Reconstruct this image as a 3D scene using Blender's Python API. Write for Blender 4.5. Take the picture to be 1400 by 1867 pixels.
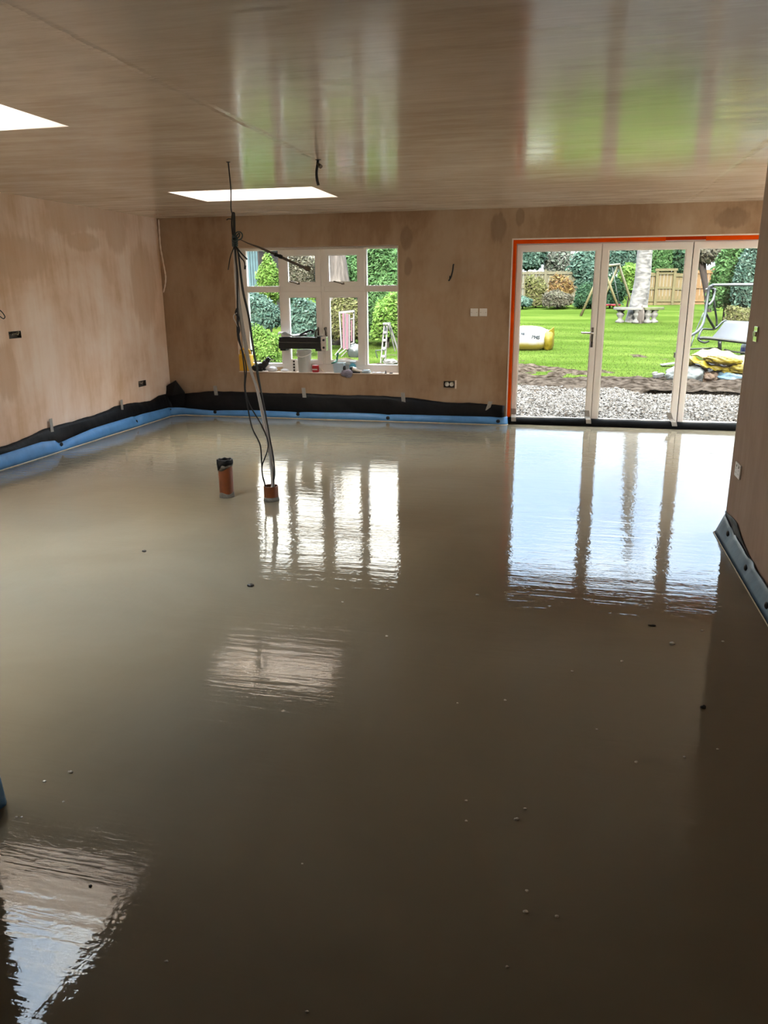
import bpy, bmesh, math, random
import numpy as np
from mathutils import Matrix, Vector

for o in list(bpy.data.objects):
    bpy.data.objects.remove(o)
SC = bpy.context.scene
COL = SC.collection

# ------------------------------------------------------------------ camera
YAW, PITCH, ROLL, F, CAMH = 0.230572507, 0.279689316, -0.00704753913, 1411.94, 1.54341578
CX, CY = 700.0, 933.5
_cy, _sy, _cp, _sp = math.cos(YAW), math.sin(YAW), math.cos(PITCH), math.sin(PITCH)
FW = np.array([-_sy*_cp, _cy*_cp, -_sp])
_r = np.array([_cy, _sy, 0.0]); _u = np.cross(_r, FW)
RT = math.cos(ROLL)*_r + math.sin(ROLL)*_u
UP = -math.sin(ROLL)*_r + math.cos(ROLL)*_u
EYE = np.array([0, 0, CAMH])
cam = bpy.data.cameras.new('camera'); camo = bpy.data.objects.new('camera', cam); COL.objects.link(camo)
cam.sensor_fit = 'VERTICAL'; cam.sensor_height = 24; cam.lens = F/1867*24
cam.clip_start = .02; cam.clip_end = 300
m = Matrix.Identity(4)
for i in range(3):
    m[i][0], m[i][1], m[i][2], m[i][3] = RT[i], UP[i], -FW[i], EYE[i]
camo.matrix_world = m
SC.camera = camo

# ------------------------------------------------------------------ sky, exposure
SKY_H, SKY_Z = 0.45, 12.5
SC.view_settings.view_transform = 'Standard'; SC.view_settings.look = 'None'
SC.view_settings.gamma = 1; SC.view_settings.use_curve_mapping = False
SC.view_settings.exposure = 2.68
SC.cycles.max_bounces = 14; SC.cycles.diffuse_bounces = 7; SC.cycles.glossy_bounces = 5
SC.cycles.transparent_max_bounces = 16; SC.cycles.transmission_bounces = 6
SC.cycles.sample_clamp_indirect = 12
W = bpy.data.worlds.new('sky'); SC.world = W; W.use_nodes = True
nt = W.node_tree; nt.nodes.clear()
N = nt.nodes.new; Lk = nt.links.new
tc = N('ShaderNodeTexCoord'); sep = N('ShaderNodeSeparateXYZ'); Lk(tc.outputs['Generated'], sep.inputs[0])
mr = N('ShaderNodeMapRange'); mr.inputs['From Min'].default_value = 0; mr.inputs['From Max'].default_value = 1
mr.inputs['To Min'].default_value = SKY_H; mr.inputs['To Max'].default_value = SKY_Z; 
pw_ = N('ShaderNodeMath'); pw_.operation = 'POWER'; pw_.inputs[1].default_value = 2.3
mx_ = N('ShaderNodeMath'); mx_.operation = 'MAXIMUM'; mx_.inputs[1].default_value = 0; Lk(sep.outputs[2], mx_.inputs[0]); Lk(mx_.outputs[0], pw_.inputs[0]); Lk(pw_.outputs[0], mr.inputs[0])
no = N('ShaderNodeTexNoise'); no.inputs['Scale'].default_value = 2.6; no.inputs['Detail'].default_value = 6; Lk(tc.outputs['Generated'], no.inputs['Vector'])
rp = N('ShaderNodeValToRGB'); rp.color_ramp.elements[0].position = .38; rp.color_ramp.elements[1].position = .58
rp.color_ramp.elements[0].color = (.42, .58, .82, 1); rp.color_ramp.elements[1].color = (1.0, .95, .865, 1); Lk(no.outputs[0], rp.inputs[0])
bg = N('ShaderNodeBackground'); Lk(rp.outputs[0], bg.inputs[0]); Lk(mr.outputs[0], bg.inputs[1])
wo = N('ShaderNodeOutputWorld'); Lk(bg.outputs[0], wo.inputs[0])

sun = bpy.data.lights.new('hazy_sun', 'SUN'); suno = bpy.data.objects.new('hazy_sun', sun); COL.objects.link(suno)
sun.energy = 7.0; sun.angle = math.radians(6); sun.color = (1, .95, .86)
_e = math.radians(27); suno.rotation_euler = Vector((-.12*math.cos(_e), math.cos(_e), -math.sin(_e))).to_track_quat('-Z', 'Y').to_euler()
# ------------------------------------------------------------------ pixel -> world helpers
def ray(px, py):
    return FW*F + RT*(px-CX) - UP*(py-CY)
def on(px, py, ax, v):
    d = ray(px, py); return EYE + d*((v-EYE[ax])/d[ax])
def at(px, py, Y): return on(px, py, 1, Y)
GY = [9.4, 13, 18, 24, 30, 38, 60]; GZ = [-.15, -.15, -.08, .25, .64, .88, .95]
def g(Y): return np.interp(Y, GY, GZ)
def gp(px, py):
    d = ray(px, py); d = d/d[1]
    Y = 9.6
    while Y < 55:
        P = EYE + d*Y
        if P[2] <= g(Y): return P
        Y += .02
    return EYE + d*55
rng = np.random.default_rng(7); random.seed(7)
def nz(x, s=0, k=1.0):
    x = np.asarray(x, float)*k
    return (np.sin(x*2.1+s*1.7)+.6*np.sin(x*4.7+s*3.1+1)+.35*np.sin(x*9.3+s*5.3+2)+.2*np.sin(x*19.7+s*2.3))/2.15
def smooth(P, n=6):
    P = np.array(P, float)
    Q = np.vstack([2*P[0]-P[1], P, 2*P[-1]-P[-2]]); out = []
    for i in range(1, len(Q)-2):
        a, b, c, d = Q[i-1], Q[i], Q[i+1], Q[i+2]
        for t in np.linspace(0, 1, n, endpoint=False):
            out.append(.5*((2*b)+(c-a)*t+(2*a-5*b+4*c-d)*t*t+(3*b-a-3*c+d)*t**3))
    out.append(P[-1]); return np.array(out)

# ------------------------------------------------------------------ mesh builder
class MB:
    def __init__(s): s.v = []; s.f = []; s.n = 0
    def add(s, V, Fs):
        V = np.asarray(V, float).reshape(-1, 3); s.v.append(V)
        s.f += [tuple(i+s.n for i in f) for f in Fs]; s.n += len(V); return s
    def box(s, a, b, M=None):
        x0, y0, z0 = a; x1, y1, z1 = b
        V = np.array([(x0,y0,z0),(x1,y0,z0),(x1,y1,z0),(x0,y1,z0),(x0,y0,z1),(x1,y0,z1),(x1,y1,z1),(x0,y1,z1)], float)
        if M is not None: V = M(V)
        return s.add(V, [(0,3,2,1),(4,5,6,7),(0,1,5,4),(1,2,6,5),(2,3,7,6),(3,0,4,7)])
    def bar(s, p, q, w, h, up=(0,0,1)):
        p, q, up = (np.array(a, float) for a in (p, q, up)); d = q-p; L = np.linalg.norm(d); d = d/L
        x = np.cross(d, up); x /= np.linalg.norm(x); y = np.cross(x, d)
        return s.box((-w/2, 0, -h/2), (w/2, L, h/2), lambda V: p+V[:, :1]*x+V[:, 1:2]*d+V[:, 2:]*y)
    def tube(s, P, r, k=8, caps=True):
        P = np.array(P, float); n = len(P); r = np.atleast_1d(np.array(r, float)); r = np.interp(np.linspace(0, 1, n), np.linspace(0, 1, len(r)), r) if len(r) > 1 else np.full(n, r[0])
        T = np.gradient(P, axis=0); T /= np.linalg.norm(T, axis=1)[:, None]+1e-12
        a = np.array([0, 0, 1.]) if abs(T[0][2]) < .9 else np.array([1., 0, 0])
        x = np.cross(T[0], a); x /= np.linalg.norm(x); V = []
        for i in range(n):
            x = x-T[i]*(x@T[i]); x /= np.linalg.norm(x)+1e-12; y = np.cross(T[i], x)
            for j in range(k):
                t = 2*math.pi*j/k; V.append(P[i]+r[i]*(math.cos(t)*x+math.sin(t)*y))
        Fs = [(i*k+j, i*k+(j+1) % k, (i+1)*k+(j+1) % k, (i+1)*k+j) for i in range(n-1) for j in range(k)]
        if caps: Fs += [tuple(range(k-1, -1, -1)), tuple(range((n-1)*k, n*k))]
        return s.add(V, Fs)
    def lathe(s, prof, c, k=20, M=None, wob=None):
        c = np.array(c, float); V = []; n = len(prof)
        for i, (r, z) in enumerate(prof):
            for j in range(k):
                t = 2*math.pi*j/k; rr = r; zz = z
                if wob: rr, zz = wob(i, t, r, z)
                V.append((rr*math.cos(t), rr*math.sin(t), zz))
        V = np.array(V)
        if M is not None: V = M(V)
        Fs = [(i*k+j, i*k+(j+1) % k, (i+1)*k+(j+1) % k, (i+1)*k+j) for i in range(n-1) for j in range(k)]
        if prof[0][0] > 1e-6: Fs.append(tuple(range(k-1, -1, -1)))
        if prof[-1][0] > 1e-6 and not (abs(prof[0][0]-prof[-1][0]) < 1e-9 and abs(prof[0][1]-prof[-1][1]) < 1e-9): Fs.append(tuple(range((n-1)*k, n*k)))
        return s.add(V+c, Fs)
    def grid(s, G, closed=False):
        G = np.asarray(G, float); a, b = G.shape[:2]; bb = b if closed else b-1
        return s.add(G.reshape(-1, 3), [(i*b+j, i*b+(j+1) % b, (i+1)*b+(j+1) % b, (i+1)*b+j) for i in range(a-1) for j in range(bb)])
    def sheet(s, G, off):
        """a sheet with thickness: G and G+off joined round the rim"""
        G = np.asarray(G, float); H = G+np.asarray(off, float); a, b = G.shape[:2]; n = a*b
        Fs = [(i*b+j, i*b+j+1, (i+1)*b+j+1, (i+1)*b+j) for i in range(a-1) for j in range(b-1)]
        Fs = Fs+[tuple(n+k for k in f[::-1]) for f in Fs]
        rim = [j for j in range(b)]+[i*b+b-1 for i in range(1, a)]+[(a-1)*b+j for j in range(b-2, -1, -1)]+[i*b for i in range(a-2, 0, -1)]
        Fs += [(rim[k], rim[k]+n, rim[(k+1) % len(rim)]+n, rim[(k+1) % len(rim)]) for k in range(len(rim))]
        return s.add(np.vstack([G.reshape(-1, 3), H.reshape(-1, 3)]), Fs)
    def slab(s, ax, U, V, holes, lo, hi):
        """plate across axis ax from lo to hi, cells of the grid U x V, minus the cells whose centre lies in a hole"""
        ua, va = [i for i in range(3) if i != ax]
        nu, nv = len(U)-1, len(V)-1
        solid = lambda i, j: 0 <= i < nu and 0 <= j < nv and not any(h[0] < (U[i]+U[i+1])/2 < h[1] and h[2] < (V[j]+V[j+1])/2 < h[3] for h in holes)
        idx = {}; Vs = []
        def vt(i, j, k):
            if (i, j, k) not in idx:
                p = [0, 0, 0]; p[ua] = U[i]; p[va] = V[j]; p[ax] = (lo, hi)[k]; idx[(i, j, k)] = len(Vs); Vs.append(p)
            return idx[(i, j, k)]
        Fs = []
        for i in range(nu):
            for j in range(nv):
                if not solid(i, j): continue
                Fs.append((vt(i,j,0), vt(i,j+1,0), vt(i+1,j+1,0), vt(i+1,j,0)))
                Fs.append((vt(i,j,1), vt(i+1,j,1), vt(i+1,j+1,1), vt(i,j+1,1)))
                for (di, dj, A, B) in ((-1,0,(i,j),(i,j+1)), (1,0,(i+1,j+1),(i+1,j)), (0,-1,(i+1,j),(i,j)), (0,1,(i,j+1),(i+1,j+1))):
                    if not solid(i+di, j+dj): Fs.append((vt(*A,0), vt(*A,1), vt(*B,1), vt(*B,0)))
        return s.add(Vs, Fs)
    def blob(s, c, r, seed=0, amp=.12, freq=3, boxy=1.0, zmin=None, nu=28, nv=16):
        c = np.array(c, float); r = np.array(r, float)
        th = np.linspace(0, math.pi, nv); ph = np.linspace(0, 2*math.pi, nu, endpoint=False)
        T, Ph = np.meshgrid(th, ph, indexing='ij')
        D = np.stack([np.sin(T)*np.cos(Ph), np.sin(T)*np.sin(Ph), np.cos(T)], -1)
        Dp = np.sign(D)*np.abs(D)**boxy
        q = D*freq; R = np.random.default_rng(seed); d = 0
        for k in range(5):
            w = R.normal(size=3)*(1+.7*k); d = d+np.abs(np.sin(q@w+R.uniform(0, 6)))/(1+.5*k)-.45/(1+.5*k)
        G = Dp*(1+amp*d)[..., None]*r+c
        if zmin is not None: G[..., 2] = np.maximum(G[..., 2], zmin)
        return s.grid(G, True)
    def build(s, name, mat, parent=None, origin=None, smooth=False, bevel=0, sub=0, props=None):
        V = np.vstack(s.v)
        if parent is not None:
            og = np.array(WL[parent.name])
        else:
            og = np.array(origin) if origin is not None else np.array([(V[:,0].min()+V[:,0].max())/2, (V[:,1].min()+V[:,1].max())/2, V[:,2].min()])
        me = bpy.data.meshes.new(name); me.from_pydata((V-og).tolist(), [], s.f); me.validate()
        bm = bmesh.new(); bm.from_mesh(me); bmesh.ops.recalc_face_normals(bm, faces=bm.faces); bm.to_mesh(me); bm.free()
        if mat is not None: me.materials.append(mat)
        if smooth:
            me.polygons.foreach_set('use_smooth', [True]*len(me.polygons))
        o = bpy.data.objects.new(name, me); COL.objects.link(o)
        if parent is not None: o.parent = parent
        else: o.location = og
        WL[o.name] = tuple(og)
        if bevel:
            b = o.modifiers.new('bevel', 'BEVEL'); b.width = bevel; b.segments = 2; b.limit_method = 'ANGLE'
        if sub:
            b = o.modifiers.new('sub', 'SUBSURF'); b.levels = b.render_levels = sub
        for k, v in (props or {}).items(): o[k] = v
        return o
WL = {}
def empty(name, loc, label=None, cat=None, group=None, kind=None):
    o = bpy.data.objects.new(name, None); COL.objects.link(o); o.location = [float(v) for v in loc]; o.empty_display_size = .05
    WL[o.name] = tuple(float(v) for v in loc); return tag(o, label, cat, group, kind)
def tag(o, label=None, cat=None, group=None, kind=None):
    for k, v in (('label', label), ('category', cat), ('group', group), ('kind', kind)):
        if v: o[k] = v
    return o
def lab(o, label): o['label'] = label; return o
def copy_tree(o, loc, **kw):
    def rec(src, parent):
        c = src.copy(); COL.objects.link(c); c.parent = parent
        for ch in [k for k in ALLCH(src)]: rec(ch, c)
        return c
    c = rec(o, None); c.location = [float(v) for v in loc]
    for k, v in kw.items(): c[k] = v
    return c
def ALLCH(o): return [k for k in o.children]

# ------------------------------------------------------------------ materials
def base(name):
    m = bpy.data.materials.new(name); m.use_nodes = True; t = m.node_tree
    return m, t, t.nodes['Principled BSDF']
def P(name, col, rough=.5, metal=0, var=.12, scale=18, bump=0, bscale=60, spec=.5, trans=0, stretch=(1,1,1), alpha=1):
    m, t, b = base(name); n = t.nodes.new; l = t.links.new
    tc = n('ShaderNodeTexCoord'); mp = n('ShaderNodeMapping'); mp.inputs['Scale'].default_value = stretch; l(tc.outputs['Object'], mp.inputs[0])
    no = n('ShaderNodeTexNoise'); no.inputs['Scale'].default_value = scale; no.inputs['Detail'].default_value = 5; l(mp.outputs[0], no.inputs[0])
    r = n('ShaderNodeValToRGB'); e = r.color_ramp.elements; e[0].position = .3; e[1].position = .7
    e[0].color = (*[c*(1-var) for c in col], 1); e[1].color = (*[min(1, c*(1+var)) for c in col], 1)
    l(no.outputs[0], r.inputs[0]); l(r.outputs[0], b.inputs['Base Color'])
    b.inputs['Roughness'].default_value = rough; b.inputs['Metallic'].default_value = metal
    b.inputs['Specular IOR Level'].default_value = spec; b.inputs['Transmission Weight'].default_value = trans; b.inputs['Alpha'].default_value = alpha
    if bump:
        nb = n('ShaderNodeTexNoise'); nb.inputs['Scale'].default_value = bscale; nb.inputs['Detail'].default_value = 4; l(mp.outputs[0], nb.inputs[0])
        bp = n('ShaderNodeBump'); bp.inputs['Strength'].default_value = bump; bp.inputs['Distance'].default_value = .02; l(nb.outputs[0], bp.inputs['Height']); l(bp.outputs[0], b.inputs['Normal'])
    return m
def glass(name, tint=(.97, .99, .98), refl=.7):
    m = bpy.data.materials.new(name); m.use_nodes = True; t = m.node_tree; t.nodes.clear(); n = t.nodes.new; l = t.links.new
    tr = n('ShaderNodeBsdfTransparent'); tr.inputs[0].default_value = (*tint, 1)
    gl = n('ShaderNodeBsdfGlossy'); gl.inputs['Roughness'].default_value = 0.0
    fr = n('ShaderNodeFresnel'); fr.inputs[0].default_value = 1.45
    mu = n('ShaderNodeMath'); mu.operation = 'MULTIPLY'; mu.inputs[1].default_value = refl; l(fr.outputs[0], mu.inputs[0])
    mx = n('ShaderNodeMixShader'); l(mu.outputs[0], mx.inputs[0]); l(tr.outputs[0], mx.inputs[1]); l(gl.outputs[0], mx.inputs[2])
    o = n('ShaderNodeOutputMaterial'); l(mx.outputs[0], o.inputs[0]); return m
def leafmat(name, cols, tr=.35):
    m = bpy.data.materials.new(name); m.use_nodes = True; t = m.node_tree; t.nodes.clear(); n = t.nodes.new; l = t.links.new
    ge = n('ShaderNodeNewGeometry'); r = n('ShaderNodeValToRGB'); el = r.color_ramp.elements
    while len(el) < len(cols): el.new(.5)
    for i, c in enumerate(cols): el[i].position = i/(len(cols)-1); el[i].color = (*c, 1)
    l(ge.outputs['Random Per Island'], r.inputs[0])
    d = n('ShaderNodeBsdfPrincipled'); d.inputs['Roughness'].default_value = .7; d.inputs['Specular IOR Level'].default_value = .04; l(r.outputs[0], d.inputs['Base Color'])
    x = n('ShaderNodeBsdfTranslucent'); l(r.outputs[0], x.inputs[0])
    mx = n('ShaderNodeMixShader'); mx.inputs[0].default_value = tr; l(d.outputs[0], mx.inputs[1]); l(x.outputs[0], mx.inputs[2])
    o = n('ShaderNodeOutputMaterial'); l(mx.outputs[0], o.inputs[0]); return m

def plaster(name, c0, c1, c2, vert=(1, 1, .18), ovals=(), rough=.75, streak=None, gloss=None, ridges=(), bump=.15, sscale=2.2, ow=.45, fine=.07, vridges=(), oax=0, odark=.55):
    """skimmed plaster drying out: three tones, trowel streaks, optional damp ovals (centre, radii) and joint ridges along Y"""
    m, t, b = base(name); n = t.nodes.new; l = t.links.new
    def math_(op, a, bb=None, c=None):
        q = n('ShaderNodeMath'); q.operation = op
        for i, v in enumerate((a, bb, c)):
            if v is None: continue
            if hasattr(v, 'is_linked'): l(v, q.inputs[i])
            else: q.inputs[i].default_value = v
        return q.outputs[0]
    ge = n('ShaderNodeNewGeometry'); pos = ge.outputs['Position']
    mp = n('ShaderNodeMapping'); mp.inputs['Scale'].default_value = vert; l(pos, mp.inputs[0])
    a = n('ShaderNodeTexNoise'); a.inputs['Scale'].default_value = .9; a.inputs['Detail'].default_value = 5; a.inputs['Roughness'].default_value = .6; a.inputs['Distortion'].default_value = .4; l(pos, a.inputs[0])
    s = n('ShaderNodeTexNoise'); s.inputs['Scale'].default_value = sscale; s.inputs['Detail'].default_value = 6; s.inputs['Roughness'].default_value = .65; s.inputs['Distortion'].default_value = .3; l(mp.outputs[0], s.inputs[0])
    f = n('ShaderNodeTexNoise'); f.inputs['Scale'].default_value = 14; f.inputs['Detail'].default_value = 4; l(mp.outputs[0], f.inputs[0])
    h = math_('ADD', math_('MULTIPLY', a.outputs[0], .55), math_('ADD', math_('MULTIPLY', s.outputs[0], .45-fine), math_('MULTIPLY', f.outputs[0], fine)))
    r = n('ShaderNodeValToRGB'); e = r.color_ramp.elements; e.new(.5)
    for i, (p_, c) in enumerate(((.42, c0), (.5, c1), (.585, c2))): e[i].position = p_; e[i].color = (*c, 1)
    l(h, r.inputs[0]); col = r.outputs[0]
    if ovals:
        tot = None
        for (cx, cz, rx, rz) in ovals:
            sp = n('ShaderNodeSeparateXYZ'); l(pos, sp.inputs[0])
            dx = math_('DIVIDE', math_('SUBTRACT', sp.outputs[oax], cx), rx); dz = math_('DIVIDE', math_('SUBTRACT', sp.outputs[2], cz), rz)
            d = math_('ADD', math_('MULTIPLY', dx, dx), math_('MULTIPLY', dz, dz))
            d = math_('ADD', d, math_('MULTIPLY', math_('SUBTRACT', f.outputs[0], .5), 1.4))
            q = n('ShaderNodeMapRange'); q.inputs['From Min'].default_value = 1.25; q.inputs['From Max'].default_value = .7; l(d, q.inputs[0])
            tot = q.outputs[0] if tot is None else math_('MAXIMUM', tot, q.outputs[0])
        mx = n('ShaderNodeMix'); mx.data_type = 'RGBA'; l(math_('MULTIPLY', tot, ow), mx.inputs[0]); l(col, mx.inputs[6]); mx.inputs[7].default_value = (*[c*odark for c in c0], 1); col = mx.outputs[2]
    l(col, b.inputs['Base Color'])
    hb = math_('ADD', math_('MULTIPLY', s.outputs[0], .6), math_('MULTIPLY', f.outputs[0], .3))
    for (x0, y0, y1) in ridges:
        sp = n('ShaderNodeSeparateXYZ'); l(pos, sp.inputs[0])
        d = math_('ABSOLUTE', math_('SUBTRACT', sp.outputs[0], math_('ADD', x0, math_('MULTIPLY', math_('SUBTRACT', s.outputs[0], .5), .06))))
        q = n('ShaderNodeMapRange'); q.inputs['From Min'].default_value = .028; q.inputs['From Max'].default_value = 0; l(d, q.inputs[0])
        msk = math_('MULTIPLY', math_('GREATER_THAN', sp.outputs[1], y0), math_('LESS_THAN', sp.outputs[1], y1))
        hb = math_('ADD', hb, math_('MULTIPLY', math_('MULTIPLY', q.outputs[0], msk), 1.6))
    for y0 in vridges:
        sp = n('ShaderNodeSeparateXYZ'); l(pos, sp.inputs[0])
        d = math_('ABSOLUTE', math_('SUBTRACT', sp.outputs[1], y0))
        q = n('ShaderNodeMapRange'); q.inputs['From Min'].default_value = .05; q.inputs['From Max'].default_value = 0; l(d, q.inputs[0])
        hb = math_('ADD', hb, math_('MULTIPLY', q.outputs[0], 1.2))
    bp = n('ShaderNodeBump'); bp.inputs['Strength'].default_value = bump; bp.inputs['Distance'].default_value = .01; l(hb, bp.inputs['Height']); l(bp.outputs[0], b.inputs['Normal'])
    if gloss:
        b.inputs['Specular IOR Level'].default_value = .36
        q = n('ShaderNodeMapRange'); q.inputs['From Min'].default_value = .35; q.inputs['From Max'].default_value = .65
        q.inputs['To Min'].default_value = gloss[0]; q.inputs['To Max'].default_value = gloss[1]; l(s.outputs[0], q.inputs[0]); l(q.outputs[0], b.inputs['Roughness'])
    else: b.inputs['Roughness'].default_value = rough
    return m

# wet screed
def screed():
    m, t, b = base('wet_screed'); n = t.nodes.new; l = t.links.new
    ge = n('ShaderNodeNewGeometry'); pos = ge.outputs['Position']
    def noise(scale, rot=0, sc=1, det=4, dist=0, ro=.55):
        mp = n('ShaderNodeMapping'); mp.inputs['Scale'].default_value = scale; mp.inputs['Rotation'].default_value = (0, 0, rot)
        l(pos, mp.inputs[0]); q = n('ShaderNodeTexNoise'); q.inputs['Scale'].default_value = sc; q.inputs['Detail'].default_value = det; q.inputs['Distortion'].default_value = dist; q.inputs['Roughness'].default_value = ro
        l(mp.outputs[0], q.inputs[0]); return q.outputs[0]
    def math_(op, a, bb):
        q = n('ShaderNodeMath'); q.operation = op
        for i, v in enumerate((a, bb)):
            if hasattr(v, 'is_linked'): l(v, q.inputs[i])
            else: q.inputs[i].default_value = v
        return q.outputs[0]
    big = noise((1, 1, 1), 0, .7, 5, .5)
    r = n('ShaderNodeValToRGB'); e = r.color_ramp.elements; e[0].position = .3; e[1].position = .7
    e[0].color = (.178, .150, .104, 1); e[1].color = (.226, .195, .140, 1); l(big, r.inputs[0]); l(r.outputs[0], b.inputs['Base Color'])
    s1 = noise((1.1, 13, 1), .05, 1, 3, .6)      # trowel streaks across the room
    s2 = noise((2.2, 10, 1), .75, 1, 3, .8)      # slanting sweeps
    mask = n('ShaderNodeMapRange'); mask.inputs['From Min'].default_value = .48; mask.inputs['From Max'].default_value = .6; l(noise((1, 1, 1), 0, .55, 2), mask.inputs[0])
    s3 = noise((13, 20, 1), 0, 1, 3, .5)
    s4 = noise((60, 80, 1), 0, 1, 2); s5 = noise((2.0, 34, 1), -.04, 1, 2, .5); s6 = noise((24, 9, 1), .1, 1, 2, .4)
    h = math_('ADD', math_('MULTIPLY', s1, .6), math_('MULTIPLY', math_('MULTIPLY', s2, mask.outputs[0]), .8))
    h = math_('ADD', h, math_('MULTIPLY', s3, .32)); h = math_('ADD', h, math_('MULTIPLY', s4, .06)); h = math_('ADD', h, math_('MULTIPLY', s5, .22)); h = math_('ADD', h, math_('MULTIPLY', s6, .20))
    bp = n('ShaderNodeBump'); bp.inputs['Strength'].default_value = 1; bp.inputs['Distance'].default_value = .0019
    l(h, bp.inputs['Height']); l(bp.outputs[0], b.inputs['Normal'])
    q = n('ShaderNodeMapRange'); q.inputs['From Min'].default_value = .3; q.inputs['From Max'].default_value = .7; q.inputs['To Min'].default_value = .02; q.inputs['To Max'].default_value = .05; l(big, q.inputs[0]); l(q.outputs[0], b.inputs['Roughness'])
    b.inputs['IOR'].default_value = 1.40
    return m
M = {}
M['screed'] = screed()
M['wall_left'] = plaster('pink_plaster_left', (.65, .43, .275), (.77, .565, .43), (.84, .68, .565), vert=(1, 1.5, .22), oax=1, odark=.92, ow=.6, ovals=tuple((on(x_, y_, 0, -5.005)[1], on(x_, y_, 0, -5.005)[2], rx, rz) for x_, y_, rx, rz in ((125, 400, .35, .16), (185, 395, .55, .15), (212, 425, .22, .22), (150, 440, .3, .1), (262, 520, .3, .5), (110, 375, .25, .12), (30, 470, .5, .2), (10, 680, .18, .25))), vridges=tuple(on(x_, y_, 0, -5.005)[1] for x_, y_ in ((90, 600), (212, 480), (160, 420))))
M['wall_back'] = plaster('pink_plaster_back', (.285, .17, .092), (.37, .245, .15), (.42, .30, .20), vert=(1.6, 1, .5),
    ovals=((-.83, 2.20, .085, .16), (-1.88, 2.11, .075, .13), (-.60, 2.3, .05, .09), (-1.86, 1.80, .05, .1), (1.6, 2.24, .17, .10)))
M['wall'] = plaster('plaster_right', (.42, .31, .235), (.49, .375, .295), (.54, .43, .35), vert=(1, 2, .25))
M['ceiling'] = plaster('polished_plaster_ceiling', (.56, .45, .35), (.64, .535, .43), (.70, .60, .50), vert=(.5, 3.2, 1), sscale=3.2, fine=.12, gloss=(.07, .20),
    ridges=((-1.75, -3, 5.4), (1.12, 5.3, 9.3)), bump=.16)
M['shaft'] = P('pale_shaft_plaster', (.60, .49, .41), .8, var=.06, scale=6)
M['dark_wall'] = P('old_plaster_wall', (.42, .33, .25), .8, var=.2, scale=5)
M['upvc'] = P('white_frame', (.86, .82, .77), .28, var=.02, scale=4)
M['gasket'] = P('black_gasket', (.015, .014, .014), .5)
M['glass'] = glass('clear_pane')
M['metal'] = P('brushed_metal', (.62, .6, .57), .25, 1, var=.05)
M['chrome'] = P('polished_chrome', (.8, .78, .72), .12, 1, var=.03)
M['dark_metal'] = P('dark_bronze', (.16, .13, .10), .35, 1, var=.1)
M['white_plastic'] = P('white_plastic', (.78, .75, .71), .35, var=.03)
M['blue'] = P('blue_edge_foam', (.085, .245, .50), .42, var=.12, scale=9, bump=.15, bscale=14)
M['black_film'] = P('black_film', (.007, .007, .008), .5, var=.3, scale=8, bump=.35, bscale=9, spec=.22)
M['threshold'] = P('matt_black_film', (.006, .006, .006), .85, var=.3, scale=8, bump=.2, bscale=9, spec=.04)
M['cap'] = P('black_cap', (.006, .006, .006), .5)
M['tape'] = P('grey_tape', (.33, .31, .28), .35, var=.12, scale=30)
M['cream'] = P('cream_edge', (.62, .55, .40), .4)
M['orange'] = P('orange_tape', (.72, .075, .004), .9, var=.12, scale=7, spec=0)
M['bead'] = P('pale_corner_bead', (.78, .66, .56), .6, var=.06)
M['pipe'] = P('orange_brown_pipe', (.18, .048, .013), .38, var=.2, scale=12)
M['cement'] = P('grey_cement_crust', (.13, .118, .10), .6, var=.2, scale=40, bump=.4)
M['black_cable'] = P('black_cable', (.012, .012, .012), .4)
M['grey_cable'] = P('grey_cable', (.50, .48, .45), .38, var=.06)
M['green_cable'] = P('dark_green_cable', (.02, .045, .045), .4)
M['hole'] = P('dark_inside', (.02, .015, .012), .9)

# ------------------------------------------------------------------ structure
L, D, R, H = -5.005, 9.228, 1.06, 2.4
RECX, NIBY = 5.0, 5.22            # recess behind the right wall pier
WX0, WX1, WZ0, WZ1 = -4.03, -1.973, .556, 2.04
DX0, DX1, DZ1 = -.664, 2.30, 2.068
S1 = (-3.594, -2.23, 6.865, 7.68); S2 = (-4.05, -2.687, 2.75, 4.088); S3 = (2.85, 4.8, 5.6, 8.9)  # the last opening is an added rooflight, out of view, for more light
def struct(o, label, cat): return tag(o, label, cat, None, 'structure')

G = MB(); G.box((L-.3, -3, -.12), (RECX+.3, D+.3, 0))
struct(G.build('floor', M['screed'], origin=(0,0,0)), 'wet poured grey screed floor mirroring the windows', 'floor')
G = MB(); G.slab(2, [L-.3, S2[0], S1[0], S2[1], S1[1], S3[0], S3[1], RECX+.3], [-3, S2[2], S2[3], S3[2], S1[2], S1[3], S3[3], D+.3], [S1, S2, S3], H, H+.60)
struct(G.build('ceiling', M['ceiling'], origin=(0,0,0)), 'polished damp plaster ceiling with two rooflight openings', 'ceiling')
bx = [at(27, 609, D)[0]]
# flush boxes let into the walls (y,z ranges on the left wall, x,z range on the back wall)
BOXES = []
def leftpt(px, py): return on(px, py, 0, L)
a, b = leftpt(17, 618), leftpt(37.5, 603); BA = (a[1], b[1], (a[2]+leftpt(37.5,616)[2])/2, b[2])
a, b = leftpt(253, 706), leftpt(265.5, 692.5); BBx = (a[1], b[1], a[2], b[2])
a, b = at(808.5, 706.5, D), at(829, 695, D); BC = (a[0], b[0], a[2], b[2])
WS = (1.9, 3.4, 1.0, 2.1)  # opening for the side window added out of view
ys = sorted([-3, *WS[:2], BA[0], BA[1], BBx[0], BBx[1], D+.3]); zs = sorted([0, *WS[2:], BA[2], BA[3], BBx[2], BBx[3], H])
G = MB(); G.slab(0, ys, zs, [BA, BBx, WS], L-.3, L)
struct(G.build('wall_left', M['wall_left'], origin=(0,0,0)), 'long pink plastered wall beside the rooflights', 'wall')
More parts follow.
